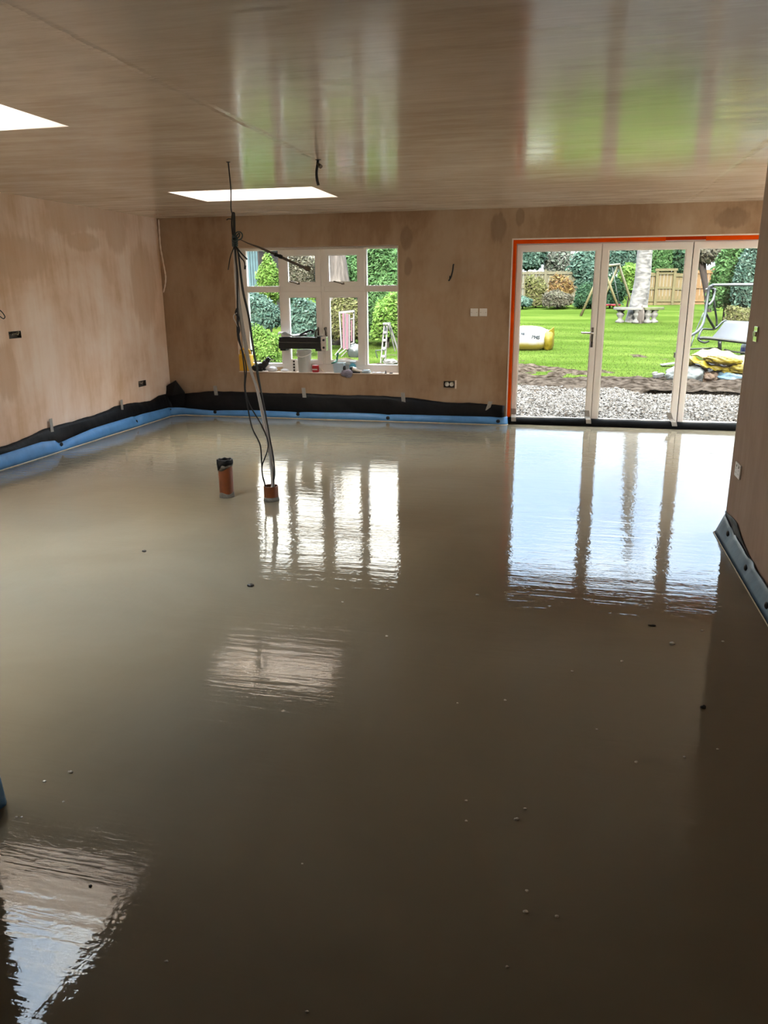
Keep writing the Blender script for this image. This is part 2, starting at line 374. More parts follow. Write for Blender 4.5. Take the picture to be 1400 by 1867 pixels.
G = MB(); G.slab(1, sorted([L, WX0, WX1, BC[0], BC[1], DX0, DX1, RECX]), sorted([0, BC[2], BC[3], WZ0, WZ1, DZ1, H]), [(WX0, WX1, WZ0, WZ1), (DX0, DX1, -1, DZ1), BC], D, D+.3)
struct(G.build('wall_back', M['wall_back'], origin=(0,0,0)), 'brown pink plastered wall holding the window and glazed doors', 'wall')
G = MB(); G.box((R, -3, 0), (R+.32, NIBY, H))
struct(G.build('wall_right', M['wall'], origin=(0,0,0)), 'plastered wall pier ending short of the glazed doors', 'wall')
G = MB(); G.slab(0, [NIBY-.3, 5.5, 9.0, D+.3], [0, .1, 2.3, H], [(5.5, 9.0, .1, 2.3)], RECX, RECX+.3)
struct(G.build('wall_right_far', M['wall'], origin=(0,0,0)), 'plastered side wall of the recess beyond the pier', 'wall')
G = MB(); G.box((R+.32, NIBY-.3, 0), (RECX, NIBY-.02, H))
struct(G.build('wall_right_return', M['wall'], origin=(0,0,0)), 'plastered return wall closing the recess behind the pier', 'wall')
G = MB(); G.box((L, -3, 0), (-1.672, 1.72, H))
struct(G.build('wall_left_near', M['dark_wall'], origin=(0,0,0)), 'dark wall corner beside the camera with blue edging', 'wall')
G = MB(); G.box((-1.70, -3.3, 0), (R, -3, H))
struct(G.build('wall_front', M['dark_wall'], origin=(0,0,0)), 'dark wall behind the camera', 'wall')

# rooflights
for k, S in enumerate((S1, S2, S3)):
    z0, z1 = H+.60, H+.68; dx_ = .18 if k < 2 else .02
    T_ = (S[0]+.02, S[1]-dx_, S[2]+(.22 if k == 1 else .02), S[3]-.02)          # the glass is smaller than the opening, the shaft splays; the second's near splay is added to block sun
    w = empty('window_%d' % (2, 3, 5)[k], ((S[0]+S[1])/2, (S[2]+S[3])/2, z0), ('rooflight above the window end of the ceiling', 'rooflight cut by the edge of the picture', 'unseen rooflight added over the recess to brighten the room')[k], 'rooflight', None, 'structure')
    MB().slab(2, [S[0]-.10, T_[0], T_[1], S[1]+.10], [S[2]-.10, T_[2], T_[3], S[3]+.10], [T_], z0, z1).build('frame', M['upvc'], w)
    MB().box((T_[0]-.01, T_[2]-.01, z0+.03), (T_[1]+.01, T_[3]+.01, z0+.045)).build('pane', M['glass'], w)
    lo = [(S[0]+.001, S[2]+.001), (S[1]-.001, S[2]+.001), (S[1]-.001, S[3]-.001), (S[0]+.001, S[3]-.001)]; hi = [(T_[0], T_[2]), (T_[1], T_[2]), (T_[1], T_[3]), (T_[0], T_[3])]
    G = MB(); G.add([(x, y, H+.002) for x, y in lo]+[(x, y, z0-.001) for x, y in hi], [(i, (i+1) % 4, 4+(i+1) % 4, 4+i) for i in range(4)])
    G.build('shaft_lining', M['shaft'], w)
# side window added to brighten the room, out of sight behind the pier
w = empty('window_4', (RECX+.15, 7.3, .1), 'unseen side window added to the recess to brighten the room', 'window', None, 'structure')
MB().slab(0, [5.5, 5.57, 7.22, 7.28, 8.93, 9.0], [.1, .17, 2.23, 2.3], [(5.57, 7.22, .17, 2.23), (7.28, 8.93, .17, 2.23)], RECX+.1, RECX+.17).build('frame', M['upvc'], w)
MB().box((RECX+.13, 5.55, .15), (RECX+.145, 8.95, 2.25)).build('pane', M['glass'], w)

w = empty('window_6', (L-.15, 2.65, 1.0), 'unseen side window added in the pink wall to brighten the room', 'window', None, 'structure')  # added window, out of frame, gives more light near the camera
MB().slab(0, [1.9, 1.97, 2.62, 2.68, 3.33, 3.4], [1.0, 1.07, 2.03, 2.1], [(1.97, 2.62, 1.07, 2.03), (2.68, 3.33, 1.07, 2.03)], L-.17, L-.1).build('frame', M['upvc'], w)
MB().box((L-.145, 1.95, 1.05), (L-.13, 3.35, 2.05)).build('pane', M['glass'], w)
# portals: they give no light of their own, they only aim the sky's light through the openings
def portal(loc, sx, sy, rot):
    d = bpy.data.lights.new('sky_portal', 'AREA'); d.shape = 'RECTANGLE'; d.size = sx; d.size_y = sy; d.cycles.is_portal = True
    o = bpy.data.objects.new('sky_portal', d); COL.objects.link(o); o.location = loc; o.rotation_euler = rot; return o
portal(((WX0+WX1)/2, D+.32, (WZ0+WZ1)/2), WX1-WX0, WZ1-WZ0, (-math.pi/2, 0, 0))
portal(((DX0+DX1)/2, D+.32, DZ1/2), DX1-DX0, DZ1, (-math.pi/2, 0, 0))
for S in (S1, S2, S3): portal(((S[0]+S[1])/2, (S[2]+S[3])/2, H+.70), S[1]-S[0], S[3]-S[2], (0, 0, 0))
portal((L-.32, 2.65, 1.55), 1.1, 1.5, (0, -math.pi/2, 0))
portal((RECX+.32, 7.25, 1.2), 2.2, 3.5, (0, math.pi/2, 0))

# ------------------------------------------------------------------ window_1
FY = D+.14                                        # inner face of the frame
def wx(px, py): return at(px, py, FY)[0]
def wz(px, py): return at(px, py, FY)[2]
win = empty('window_1', ((WX0+WX1)/2, FY+.03, WZ0), 'white eight-pane casement window over the cluttered sill', 'window', None, 'structure')
xm = [WX0, wx(437.5, 530), wx(505, 530)-.0, wx(584, 500), wx(662, 500), WX1]
fx0 = WX0
f = .055
def crop1(cx, cy): return 410+cx/4.118, 430+cy/4.118
X1l = wx(*crop1(160, 250)); X1r = wx(*crop1(400, 250)); X2l = wx(*crop1(470, 250)); X2r = wx(*crop1(683, 250))
X3l = wx(*crop1(778, 250)); X3r = wx(*crop1(998, 250)); X4l = wx(*crop1(1062, 250))
zt1 = wz(*crop1(300, 112)); zb1 = wz(*crop1(300, 378)); zt2 = wz(*crop1(600, 147)); zb2 = wz(*crop1(600, 350))
zt3 = wz(*crop1(300, 425)); zb3 = wz(*crop1(300, 955)); zt4 = wz(*crop1(600, 460)); zb4 = wz(*crop1(900, 935))
ft, fb, fl, fr = WZ1, WZ0+.0, WX0, WX1
y0, y1 = FY, FY+.065
G = MB()
G.box((fl, y0, fb), (X1l, y1, ft)); G.box((WX1-.045, y0, fb), (fr, y1, ft))
G.box((X1l, y0, zt1), (WX1-.045, y1, ft)); G.box((X1l, y0, fb), (WX1-.045, y1, zb3))
G.build('outer_frame', M['upvc'], win, bevel=.006)
mull = [(X1r, X1r+.028), ((X2r+X3l)/2-.02, (X2r+X3l)/2+.02), (X4l-.028, X4l)]
for a, b in mull: MB().box((a, y0, zb3), (b, y1, zt1)).build('mullion', M['upvc'], win, bevel=.005)
xs = [X1l]+[v for a, b in mull for v in (a, b)]+[WX1-.045]
for k in range(4): MB().box((xs[2*k], y0+.001, zt3), (xs[2*k+1], y1-.001, zb1)).build('transom', M['upvc'], win, bevel=.005)
def casement(x0, x1, z0, z1, gx0, gx1, gz0, gz1, handle):
    c = MB().slab(1, [x0, gx0, gx1, x1], [z0, gz0, gz1, z1], [(gx0, gx1, gz0, gz1)], y0-.018, y1-.012).build('casement', M['upvc'], win, bevel=.006)
    MB().slab(1, [gx0-.001, gx0+.008, gx1-.008, gx1+.001], [gz0-.001, gz0+.008, gz1-.008, gz1+.001], [(gx0+.008, gx1-.008, gz0+.008, gz1-.008)], y0-.012, y0-.004).build('glazing_bead', M['white_plastic'], c)
    MB().box((gx0-.005, y0+.02, gz0-.005), (gx1+.005, y0+.026, gz1+.005)).build('pane', M['glass'], c)
    h = MB(); hp = np.array(handle, float)
    if hp[1] > 1.2:    # stay handle along the bottom rail
        h.box((hp[0]-.018, y0-.026, hp[1]-.012), (hp[0]+.018, y0-.018, hp[1]+.012)); h.tube(smooth([(hp[0]-.005, y0-.022, hp[1]), (hp[0]-.01, y0-.055, hp[1]+.004), (hp[0]-.06, y0-.06, hp[1]+.018), (hp[0]-.105, y0-.056, hp[1]+.026)]), .009)
    else:
        s_ = hp[2]
        h.box((hp[0]-.012, y0-.026, hp[1]-.05), (hp[0]+.012, y0-.018, hp[1]+.05)); h.tube(smooth([(hp[0], y0-.022, hp[1]+.035), (hp[0]+s_*.004, y0-.06, hp[1]+.035), (hp[0]-s_*.02, y0-.066, hp[1]-.01), (hp[0]-s_*.024, y0-.062, hp[1]-.085)]), .010)
    h.build('handle', M['dark_metal'], c, smooth=True)
cm = (X2r+X3l)/2
za, zb_ = zb1+.0, zt1
casement(mull[0][1]-.006, cm-.016, za-.01, zb_+.008, X2l, X2r, zb2, zt2, (*[at(545, 517, FY)[k] for k in (0, 2)],))
casement(cm+.016, mull[2][0]+.006, za-.01, zb_+.008, X3l, X3r, zb2, zt2, (*[at(626, 517, FY)[k] for k in (0, 2)],))
casement(mull[0][1]-.006, cm-.016, zb3-.008, zt3+.008, X2l, X2r, zb4, zt4, (at(581, 604, FY)[0], at(581, 604, FY)[2], 1))
casement(cm+.016, mull[2][0]+.006, zb3-.008, zt3+.008, X3l, X3r, zb4, zt4, (at(595, 604, FY)[0], at(595, 604, FY)[2], -1))
for (a, b) in ((X1l, X1r), (X4l, WX1-.045)):
    for (c, d) in ((zb1, zt1), (zb3, zt3)):
        MB().box((a-.01, y0+.03, c-.01), (b+.01, y0+.036, d+.01)).build('pane', M['glass'], win)
# plastered reveal edge bead and sill board
G = MB(); G.box((WX0+.001, D-.012, WZ0), (WX1-.001, FY, WZ0+.008))
struct(G.build('trim_1', M['bead'], origin=(0,0,0)), 'pale window board under the clutter', 'sill')

# ------------------------------------------------------------------ door_1
DY = D+.10
def dx(px, py): return at(px, py, DY)[0]
def dz(px, py): return at(px, py, DY)[2]
def avg(t, b): return (dx(*t)+dx(*b))/2
fo = avg((943, 455), (930, 765)); g1l = avg((952.5, 458), (939.7, 762)); g1r = avg((1087, 458), (1065.8, 762))
m1 = avg((1098, 458), (1076, 762)); g2l = avg((1112, 458), (1088, 762)); g2r = avg((1252, 454), (1221, 764)); m2 = avg((1265, 454), (1233, 764)); g3l = avg((1276, 454), (1244, 764))
zgt, zgb = dz(1020, 457.5), dz(1000, 761.5)
pw = m2-m1; g3r = g3l+(g2r-g2l); m3 = m2+pw
doors = empty('door_1', ((fo+m3)/2, DY+.03, 0), 'white framed triple glazed garden doors with orange taped reveal', 'doors', None, 'structure')
zt = dz(1020, 444.5)
G = MB(); G.box((DX0+.001, DY+.012, .0), (fo+.012, DY+.08, DZ1-.001)); G.box((m3, DY+.012, 0), (DX1-.001, DY+.08, DZ1-.001)); G.box((fo+.012, DY+.012, zt-.012), (m3, DY+.08, DZ1-.001)); G.box((fo+.012, DY+.012, 0), (m3, DY+.08, .03))
G.build('outer_frame', M['upvc'], doors, bevel=.004)
for (a, b, ga, gb, hasH) in ((fo, m1-.003, g1l, g1r, True), (m1+.003, m2-.004, g2l, g2r, False), (m2+.004, m3-.003, g3l, g3r, False)):
    lf = MB().slab(1, [a, ga, gb, b], [.02, zgb, zgt, zt], [(ga, gb, zgb, zgt)], DY, DY+.07).build('door_leaf', M['upvc'], doors, bevel=.005)
    MB().slab(1, [ga-.001, ga+.007, gb-.007, gb+.001], [zgb-.001, zgb+.007, zgt-.007, zgt+.001], [(ga+.007, gb-.007, zgb+.007, zgt-.007)], DY+.006, DY+.014).build('glazing_bead', M['white_plastic'], lf)
    MB().box((ga-.005, DY+.03, zgb-.005), (gb+.005, DY+.037, zgt+.005)).build('pane', M['glass'], lf)
    if hasH:
        hx, hz = dx(1080, 607), dz(1080, 607); h = MB()
        h.box((hx-.014, DY-.010, hz-.16), (hx+.014, DY, hz+.06)); h.tube(smooth([(hx, DY-.005, hz), (hx, DY-.05, hz), (hx-.03, DY-.058, hz), (hx-.125, DY-.056, hz+.002)]), .011)
        h.build('handle', M['metal'], lf, smooth=False, bevel=.003)
        MB().lathe([(.0, 0), (.007, 0), (.007, .004), (0, .004)], (0, 0, 0), 10, lambda V: np.stack([V[:, 0]+hx, DY-.011-V[:, 2], V[:, 1]+hz-.10], 1)).build('keyhole', M['gasket'], lf)
MB().box((m2-.004, DY+.02, .03), (m2+.004, DY+.06, zt)).build('gasket', M['gasket'], doors)
MB().box((m1-.003, DY+.02, .03), (m1+.003, DY+.06, zt)).build('gasket', M['white_plastic'], doors)
# orange tape band on the outer frame, facing the room
e = dz(1020, 443.5); xo = fo-.002; xk = [DX0+.001, at(1214, 438, D)[0], at(1288, 436, D)[0], DX1-.002]
MB().box((DX0+.001, D+.035, .075), (xo, D+.05, e)).build('reveal_tape', M['orange'], doors)
MB().box((xk[0], D+.035, e), (xk[1], D+.05, DZ1-.001)).build('reveal_tape', M['orange'], doors)
MB().box((xk[1], D+.038, e+.006), (xk[2], D+.05, DZ1-.001)).build('reveal_tape', P('dark_orange_tape', (.42, .035, .004), .9, spec=0), doors)
MB().box((xk[2], D+.035, e-.002), (xk[3], D+.05, DZ1-.001)).build('reveal_tape', M['orange'], doors)
G = MB(); G.box((DX0-.012, D-.004, 0.08), (DX0+.002, D+.004, DZ1+.012)); G.box((DX0+.002, D-.004, DZ1-.002), (DX1+.01, D+.004, DZ1+.012))
struct(G.build('trim_2', M['bead'], origin=(0,0,0)), 'pale plaster stop bead around the door opening', 'trim')

# ------------------------------------------------------------------ edge foam, film
def interp_px(pts, ax, v, key):
    q = np.array([on(x, y, ax, v) for x, y in pts]); i = np.argsort(q[:, key]); return q[i, key], q[i, 2]
lt = interp_px([(0,816),(35,804),(80,784),(118,772),(174,757),(212,741),(247,734),(276,731),(290,722)], 0, L+.03, 1)
bt = interp_px([(336,718),(390,713),(470,716),(555,718),(640,721),(700,722),(736,724),(806,733.5),(860,735),(918,739.6)], 1, D-.03, 0)
lb = interp_px([(0,829),(71,806),(98,803),(111,806),(125,799),(165,782),(236,760),(306,743)], 0, L+.06, 1)
bb = interp_px([(314,743),(330,743),(385,748),(470,748),(543,751),(640,752),(707,755),(911,760)], 1, D-.06, 0)
R0 = .16
def path(off, y_from, x_to):
    """points along the left wall, round the corner, along the back wall; each (x, y, wall normal, key)"""
    out = []
    for y in np.arange(y_from, D-off-R0, .035): out.append((L+off, y, 1, 0, 'l', y))
    for t in np.linspace(0, math.pi/2, 7): out.append((L+off+R0-R0*math.cos(t), D-off-R0+R0*math.sin(t), math.cos(t), -math.sin(t), 'c', t))
    for x in np.arange(L+off+R0+.03, x_to, .035): out.append((x, D-off, 0, -1, 'b', x))
    return out
def ztop(k, v, l_, b_):
    if k == 'l': return np.interp(v, *l_)
    if k == 'b': return np.interp(v, *b_)
    t = v/(math.pi/2); return (1-t)*l_[1][-1]+t*b_[1][0]
capsL = [(112,810),(249,769),(311,748)]; capsB = [(392,751),(543,755),(707,762),(908,768)]
capL = [on(x, y, 0, L+.07)[1] for x, y in capsL]; capB = [on(x, y, 1, D-.07)[0] for x, y in capsB]
foam = empty('edge_foam', (L+.07, 6, 0), 'blue foam edging strip running round the left and window walls', 'edging')
rows = []
for (x, y, nx, ny, k, v) in path(.075, 1.8, DX0-.03):
    d = min([abs(v-c) for c in (capL if k == 'l' else capB)] or [9]) if k != 'c' else 9
    pinch = math.exp(-(d/.07)**2); zt_ = max(.05, float(ztop(k, v, lb, bb)))*(1-.12*pinch); w_ = .012*float(nz(v, 3, 1.6))
    rows.append([(x+nx*(o_+w_*zz*0-.035*pinch*zz+.010*math.sin(zz*3)+w_*.6), y+ny*(o_-.035*pinch*zz+.010*math.sin(zz*3)+w_*.6), zz*zt_) for zz, o_ in ((0, .02), (.25, .022), (.5, .018), (.75, .010), (1, .0))])
xe = rows[-1][0][0]
for t in np.linspace(.2, 1, 7):      # the end turns round the door jamb
    a = t*math.pi/2; rr = .07
    rows.append([(xe+rr*math.sin(a)*(1-.15*zz), D-.095+.0+rr*(1-math.cos(a))+.02*zz, zz*float(bb[1][-1])) for zz in (0, .25, .5, .75, 1)])
A = np.array(rows)
MB().sheet(A, (-.004, .005, .001)).build('strip', M['blue'], foam, smooth=True)
MB().tube([tuple(r[0]+np.array([.004, -.006, .003])) for r in A[::2]], .004, 6).build('cream_bead', M['cream'], foam)  # thin cream bead along the foot of the strip
for (px, py) in capsL[:]:
    c = on(px, py, 0, L+.086); MB().blob(c, (.010, .022, .02), 1, .1).build('fixing_cap', M['cap'], foam)
for (px, py) in capsB:
    c = on(px, py, 1, D-.095); MB().blob(c, (.022, .010, .02), 1, .1).build('fixing_cap', M['cap'], foam)
film = empty('black_film', (L+.03, 6, .05), 'black damp proof film folded up the walls behind the blue edging', 'film')
rows = []
for i, (x, y, nx, ny, k, v) in enumerate(path(.03, 1.8, DX0-.012)):
    zt_ = float(ztop(k, v, lt, bt))
    rows.append([(x+nx*(.012*float(nz(v, 5+zz*2, 2.2))+.02*math.sin(zz*math.pi)+.004-.016*zz), y+ny*(.012*float(nz(v, 5+zz*2, 2.2))+.02*math.sin(zz*math.pi)+.004-.016*zz), .02+(zt_-.02+.006*float(nz(v, 9, 4)))*zz) for zz in np.linspace(0, 1, 7)])
MB().sheet(np.array(rows), (-.002, .002, 0)).build('upstand', M['black_film'], film, smooth=True)
# folded corner flap
c = [at(298, 707, D-.10), at(320, 694, D-.12), at(337, 716, D-.10), at(336, 738, D-.07), at(300, 745, D-.13), at(297, 722, D-.14)]
G = MB(); cc = np.mean(c, axis=0)+np.array([.02, -.04, 0]); G.add([cc]+c, [(0, i+1, (i+1) % 6+1) for i in range(6)]); G.add([p+np.array([-.03, .06, 0]) for p in [cc]+c], [(0, (i+1) % 6+1, i+1) for i in range(6)])
G.f += [(1+i, 8+i, 8+(i+1) % 6, 1+(i+1) % 6) for i in range(6)]
G.build('corner_flap', M['black_film'], film)
for (px, py) in ((93.5,776), (222,740)):
    p = on(px, py, 0, L+.022); MB().box((p[0], p[1]-.022, p[2]-.07), (p[0]+.004, p[1]+.022, p[2]+.07), lambda V: V).build('tape_strip', M['tape'], film)
for (px, py) in ((393,712), (554,716), (735,725), (891,741)):
    p = on(px, py, 1, D-.036); s_ = .010 if px == 891 else -.003
    MB().box((-.024, -.002, -.06), (.024, .002, .06), lambda V: V@np.array([[1, 0, 0], [0, 1, 0], [s_*30, 0, 1]])+p).build('tape_strip', M['tape'], film)
# film over the door threshold
p0, p1 = at(929, 762, D+.05), at(1344, 772, D+.05)
rows = []
for x in np.arange(DX0+.01, DX1-.02, .05):
    h_ = .072+.008*float(nz(x, 4, 1.5)); rows.append([(x, D-.02+.008*float(nz(x, 2, 3)), .0), (x, D-.012+.006*float(nz(x, 3, 3)), h_*.5), (x, D+.02, h_*.9), (x, D+.092, h_)])
o = MB().sheet(np.array(rows), (0, .002, -.002)); thr = empty('threshold_film', (.8, D, 0), 'black film strip taped along the foot of the glazed doors', 'film')
o.build('strip', M['threshold'], thr, smooth=True)
for (px, py, k) in ((937,758,.1), (1074,758,.2), (1231,760,.45)):
    p = at(px, py, D+.0); p = np.array([p[0], D+.04, .0]);
    MB().sheet(np.array([[(p[0]-.028+k*.0, D-.022, .035), (p[0]-.03-k*.02, D-.012, .08), (p[0]-.03-k*.08, DY-.006, .1), (p[0]-.03-k*.14, DY-.006, .17)], [(p[0]+.028, D-.022, .035), (p[0]+.026-k*.02, D-.012, .08), (p[0]+.026-k*.08, DY-.006, .1), (p[0]+.026-k*.14, DY-.006, .17)]]), (0, -.002, .001)).build('tape_strip', M['tape'], thr)
# right wall edging
tR = interp_px([(1321,940),(1335,971),(1369,1024),(1400,1073)], 0, R-.015, 1); tF = interp_px([(1328.5,935),(1344,954),(1359,1001),(1378,1033),(1400,1069)], 0, R-.004, 1)
fr = empty('edge_foam', (R-.04, 3.6, 0), 'pale blue foam edging strip at the foot of the right pier', 'edging')
rows = []; capR = [on(x, y, 0, R-.04)[1] for x, y in ((1326.6,973),(1359,1035),(1397,1104))]
for y in np.arange(1.2, NIBY-.02, .04):
    d = min(abs(y-c) for c in capR); pinch = math.exp(-(d/.06)**2); zt_ = max(.08, float(np.interp(y, *tR)))
    rows.append([(R-.045*(1-zz)-.016+.014*pinch*zz+.008*float(nz(y, 7, 1.3))*zz, y, zz*zt_) for zz in (0, .25, .5, .75, 1)])
ye = rows[-1][0][1]
for t in np.linspace(.25, 1, 5): rows.append([(R-.062+.05*zz+.03*t*t, ye+.03+.045*t, zz*float(tR[1][-1])) for zz in (0, .25, .5, .75, 1)])
A = np.array(rows); M['blue_pale'] = P('pale_blue_foam', (.105, .20, .30), .4, var=.15, scale=9, bump=.15, bscale=14)
MB().sheet(A, (.005, .003, .001)).build('strip', M['blue_pale'], fr, smooth=True)
MB().tube([tuple(r[0]+np.array([-.005, 0, .003])) for r in A[::2]], .0035, 6).build('cream_bead', M['cream'], fr)  # same cream bead along the pier strip
for (px, py) in ((1326.6,973), (1359,1035), (1397,1104)):
    c = on(px, py, 0, R-.048); MB().blob(c, (.008, .02, .016), 1, .1).build('fixing_cap', M['cap'], fr)
ff = empty('black_film', (R-.01, 3.6, 0), 'black film showing above the pale blue edging on the pier', 'film')
rows = [[(R-.024+.012*math.sin(zz*3)+.012*zz, y, .02+(max(.06, float(np.interp(y, *tF))+.012*float(nz(y, 2, 3)))-.02)*zz) for zz in np.linspace(0, 1, 5)] for y in np.arange(1.2, NIBY, .04)]
MB().sheet(np.array(rows), (.0025, 0, 0)).build('upstand', M['black_film'], ff, smooth=True)
nb = empty('edge_foam', (-1.68, 1.7, 0), 'small end of blue edging poking in at the picture edge', 'edging')
rows = [[(-1.672+.02*(1-zz)+.012, y, zz*.13) for zz in (0, .3, .7, 1)] for y in np.arange(-1, 1.74, .06)]+[[(-1.64+.012*(1-zz)-.02*t, 1.74+.03*math.sin(t*1.57), zz*.13) for zz in (0, .3, .7, 1)] for t in (.3, .7, 1)]
MB().sheet(np.array(rows), (-.004, -.003, 0)).build('strip', M['blue'], nb, smooth=True)

# ------------------------------------------------------------------ pipes through the screed
c = gp0 = on(414, 905, 2, 0)
pa = empty('drain_pipe', c, 'tall orange brown drain pipe with torn black collar rising from screed', 'pipe')
r = .055
MB().lathe([(r, -.05), (r, .285), (r-.005, .285), (r-.005, .12), (0, .12)], c, 28).build('tube', M['pipe'], pa, smooth=False)
MB().lathe([(r+.008, -.01), (r+.004, .012), (r+.002, .026), (r+.0005, .034)], c, 28, wob=lambda i, t, R_, z: (R_, z+.008*math.sin(3*t+1)*(i > 1))).build('cement_collar', M['cement'], pa, smooth=True)
MB().lathe([(r+.004, .255), (r+.008, .27), (r+.007, .295), (r-.004, .298), (r-.012, .29), (r-.006, .27)], c, 36, wob=lambda i, t, R_, z: (R_+.002*math.sin(5*t+i), z+(.003*math.sin(7*t)+(-.05*max(0, math.cos(t-3.7))**4 if i == 0 else 0)))).build('torn_collar', M['black_film'], pa, smooth=True)
MB().lathe([(r+.0015, .225), (r+.003, .245), (r+.003, .268)], c, 30, wob=lambda i, t, R_, z: (R_, z-(.035*max(0, math.cos(t+1.9))**2 if i == 0 else 0)+.02*(i == 0))).build('grey_smear', M['cement'], pa, smooth=True)
c = on(495, 912, 2, 0); PB = c
pb = empty('duct_pipe', c, 'short orange brown duct pipe with cables rising out of it', 'pipe')
MB().lathe([(r, -.05), (r, .115), (r-.005, .115), (r-.005, -.04), (0, -.04)], c, 28).build('tube', M['pipe'], pb)
MB().lathe([(r+.007, -.01), (r+.004, .012), (r+.0005, .03)], c, 28).build('cement_collar', M['cement'], pb, smooth=True)

# ------------------------------------------------------------------ hanging cable bundle
Yc = PB[1]
def cpts(pts, dy=0, n=5): return smooth([at(x, y, Yc+dy) for x, y in pts], n)
cb = empty('cable_bundle', on(416, 295, 2, H), 'bundle of cables tied up on a string from ceiling to duct pipe', 'cables')
hole = on(416, 295, 2, H); st = [hole]+[at(x, y, Yc) for x, y in ((419,325),(421,350),(421,378),(423,389))]
MB().tube(smooth(st), .0045, 6).build('hanging_string', M['black_cable'], cb, smooth=True)
MB().tube([hole+np.array([0, 0, -.004]), hole+np.array([0, 0, -.001])], [.012, .016], 10).build('ceiling_hole', M['hole'], cb)
G = MB()
G.tube(cpts([(425,436),(422.5,410),(423.5,391),(426,388),(427.5,395),(428,436)], 0), .006, 6); G.tube(cpts([(426,436),(426,405),(425,389)], .02), .006, 6)
G.tube(cpts([(413,401),(417,399),(424,400)], -.01), .004, 6)
G.build('folded_loops', M['black_cable'], cb, smooth=True)
G = MB()
G.tube(cpts([(428,431),(431,424),(438,423),(442,429),(439,436),(431,438)], -.02), .0045, 6); G.tube(cpts([(429,433),(436,425),(436,431),(430,437)], .0), .0045, 6)
for k in range(4): G.tube(cpts([(423.5,433+k*4),(428,431+k*5),(432,435+k*4),(428,439+k*4),(424,435+k*4)], -.03+.015*k), .008, 6)
G.blob(at(428, 440, Yc), (.018, .018, .045), 3, .2)
G.build('knot', M['green_cable'], cb, smooth=True)
def cable(pts, rad, mat, dy=0, end=None):
    Q = [at(x, y, Yc+dy) for x, y in pts]
    if end is not None: Q[-1] = np.array(end)
    return MB().tube(smooth(Q, 5), rad, 8).build('cable', mat, cb, smooth=True)
cable([(427,450),(420,468),(416,492)], .004, M['black_cable'], -.02)
cable([(430,450),(440,462),(450.5,473)], .0055, M['black_cable'], -.01)
cable([(431,452),(438,468),(445,477),(447,490)], .0045, M['black_cable'], .02)
MB().tube([at(447,484,Yc+.02), at(446.5,491,Yc+.02)], .008, 8).build('cable_tip', M['black_cable'], cb)
e = lambda dx_, dy_: (PB[0]+dx_, PB[1]+dy_, -.03)
cable([(428,452),(430,475),(433,503),(433,561),(434,580),(435.5,612),(441,640),(446,680),(446,709),(452,745),(460,781),(474,811),(477,845),(478.5,866),(483,885),(488,905)], .0055, M['black_cable'], -.03, e(-.045, .0))
cable([(429,452),(432,503),(432.5,561),(433,612),(442,640),(449,672),(447,709),(455,738),(475,772),(488,803),(487,823),(478,849),(479,870),(484,888),(489,905)], .005, M['black_cable'], -.015, e(-.04, .012))
MB().tube(cpts([(433,562),(430,570),(435,580),(433,590),(436,600),(435,608)], -.025), .009, 8).build('tape_wrap', M['black_cable'], cb, smooth=True)
MB().tube(cpts([(434,570),(427,574),(426,580),(431,590),(434,596)], -.03), .004, 6).build('clear_tie', M['grey_cable'], cb, smooth=True)
cable([(427,452),(429.5,503),(434,556),(441.5,605),(449,648),(455,672),(467,706),(478,757),(488,806),(494,854),(496,885),(497,900)], .0085, M['grey_cable'], .0, e(.005, -.01))
cable([(428,452),(431,503),(436,556),(444,605),(452,650),(459,680),(470,712),(481,760),(491,810),(497,856),(499,885),(500,900)], .0085, M['grey_cable'], .02, e(.02, .0))
cable([(429,452),(432,510),(438,560),(446,610),(454,655),(464,695),(474,735),(485,780),(493.5,830),(496,870),(498,890),(499,905)], .007, P('brown_grey_cable', (.22, .2, .18), .4), .035, e(.012, .02))
cable([(431,452),(434,459),(441.5,527),(452.5,576),(458.5,619),(464.6,656),(470,690),(478,724),(486,765),(493,805),(499,838),(499.5,866),(498,888),(499,905)], .0055, M['black_cable'], .01, e(.03, .015))
cable([(432,452),(436,470),(444,530),(455,580),(461,625),(468,665),(475,706),(483,750),(489,790),(497,832),(501,860),(499,886),(500,905)], .0045, M['green_cable'], .04, e(.035, .0))
rod = MB().tube([at(x, y, Yc+d_) for x, y, d_ in ((436,436,.0),(452,443.5,.02),(470,450,.06),(500,463,.13),(530,477,.2),(557,488.5,.27))], [.003, .004, .007, .009, .010, .010], 8).build('stiff_cable', P('brown_sheath', (.10, .075, .055), .5), cb, smooth=True)
a_, b_ = at(500, 463, Yc+.13), at(514, 469, Yc+.16)
MB().tube([a_, a_*.7+b_*.3, a_*.68+b_*.32, a_*.4+b_*.6, a_*.38+b_*.62, b_], [.014, .015, .011, .011, .015, .014], 10).build('gland', M['black_cable'], rod)
a_, b_ = at(555, 487.5, Yc+.265), at(565, 492, Yc+.285)
MB().tube([a_, a_*.5+b_*.5, b_], [.012, .018, .015], 8).build('end_gland', M['dark_metal'], rod)
# short tail from the ceiling
h2 = on(580, 291, 2, H)
tl = empty('cable_tail', h2, 'short black cable tail with small connector hanging from the ceiling', 'cable')
MB().tube(smooth([h2]+[at(x, y, h2[1]) for x, y in ((578.5,302),(577,315),(578,328),(580.5,338))]), .010, 8).build('cable', M['black_cable'], tl, smooth=True)
MB().tube([at(579,298,h2[1]-.01), at(585,304,h2[1]-.03)], [.008, .015], 8).build('connector', M['dark_metal'], tl)
MB().tube([h2+np.array([0,0,-.004]), h2+np.array([0,0,-.001])], [.014, .022], 10).build('ceiling_hole', M['hole'], tl)
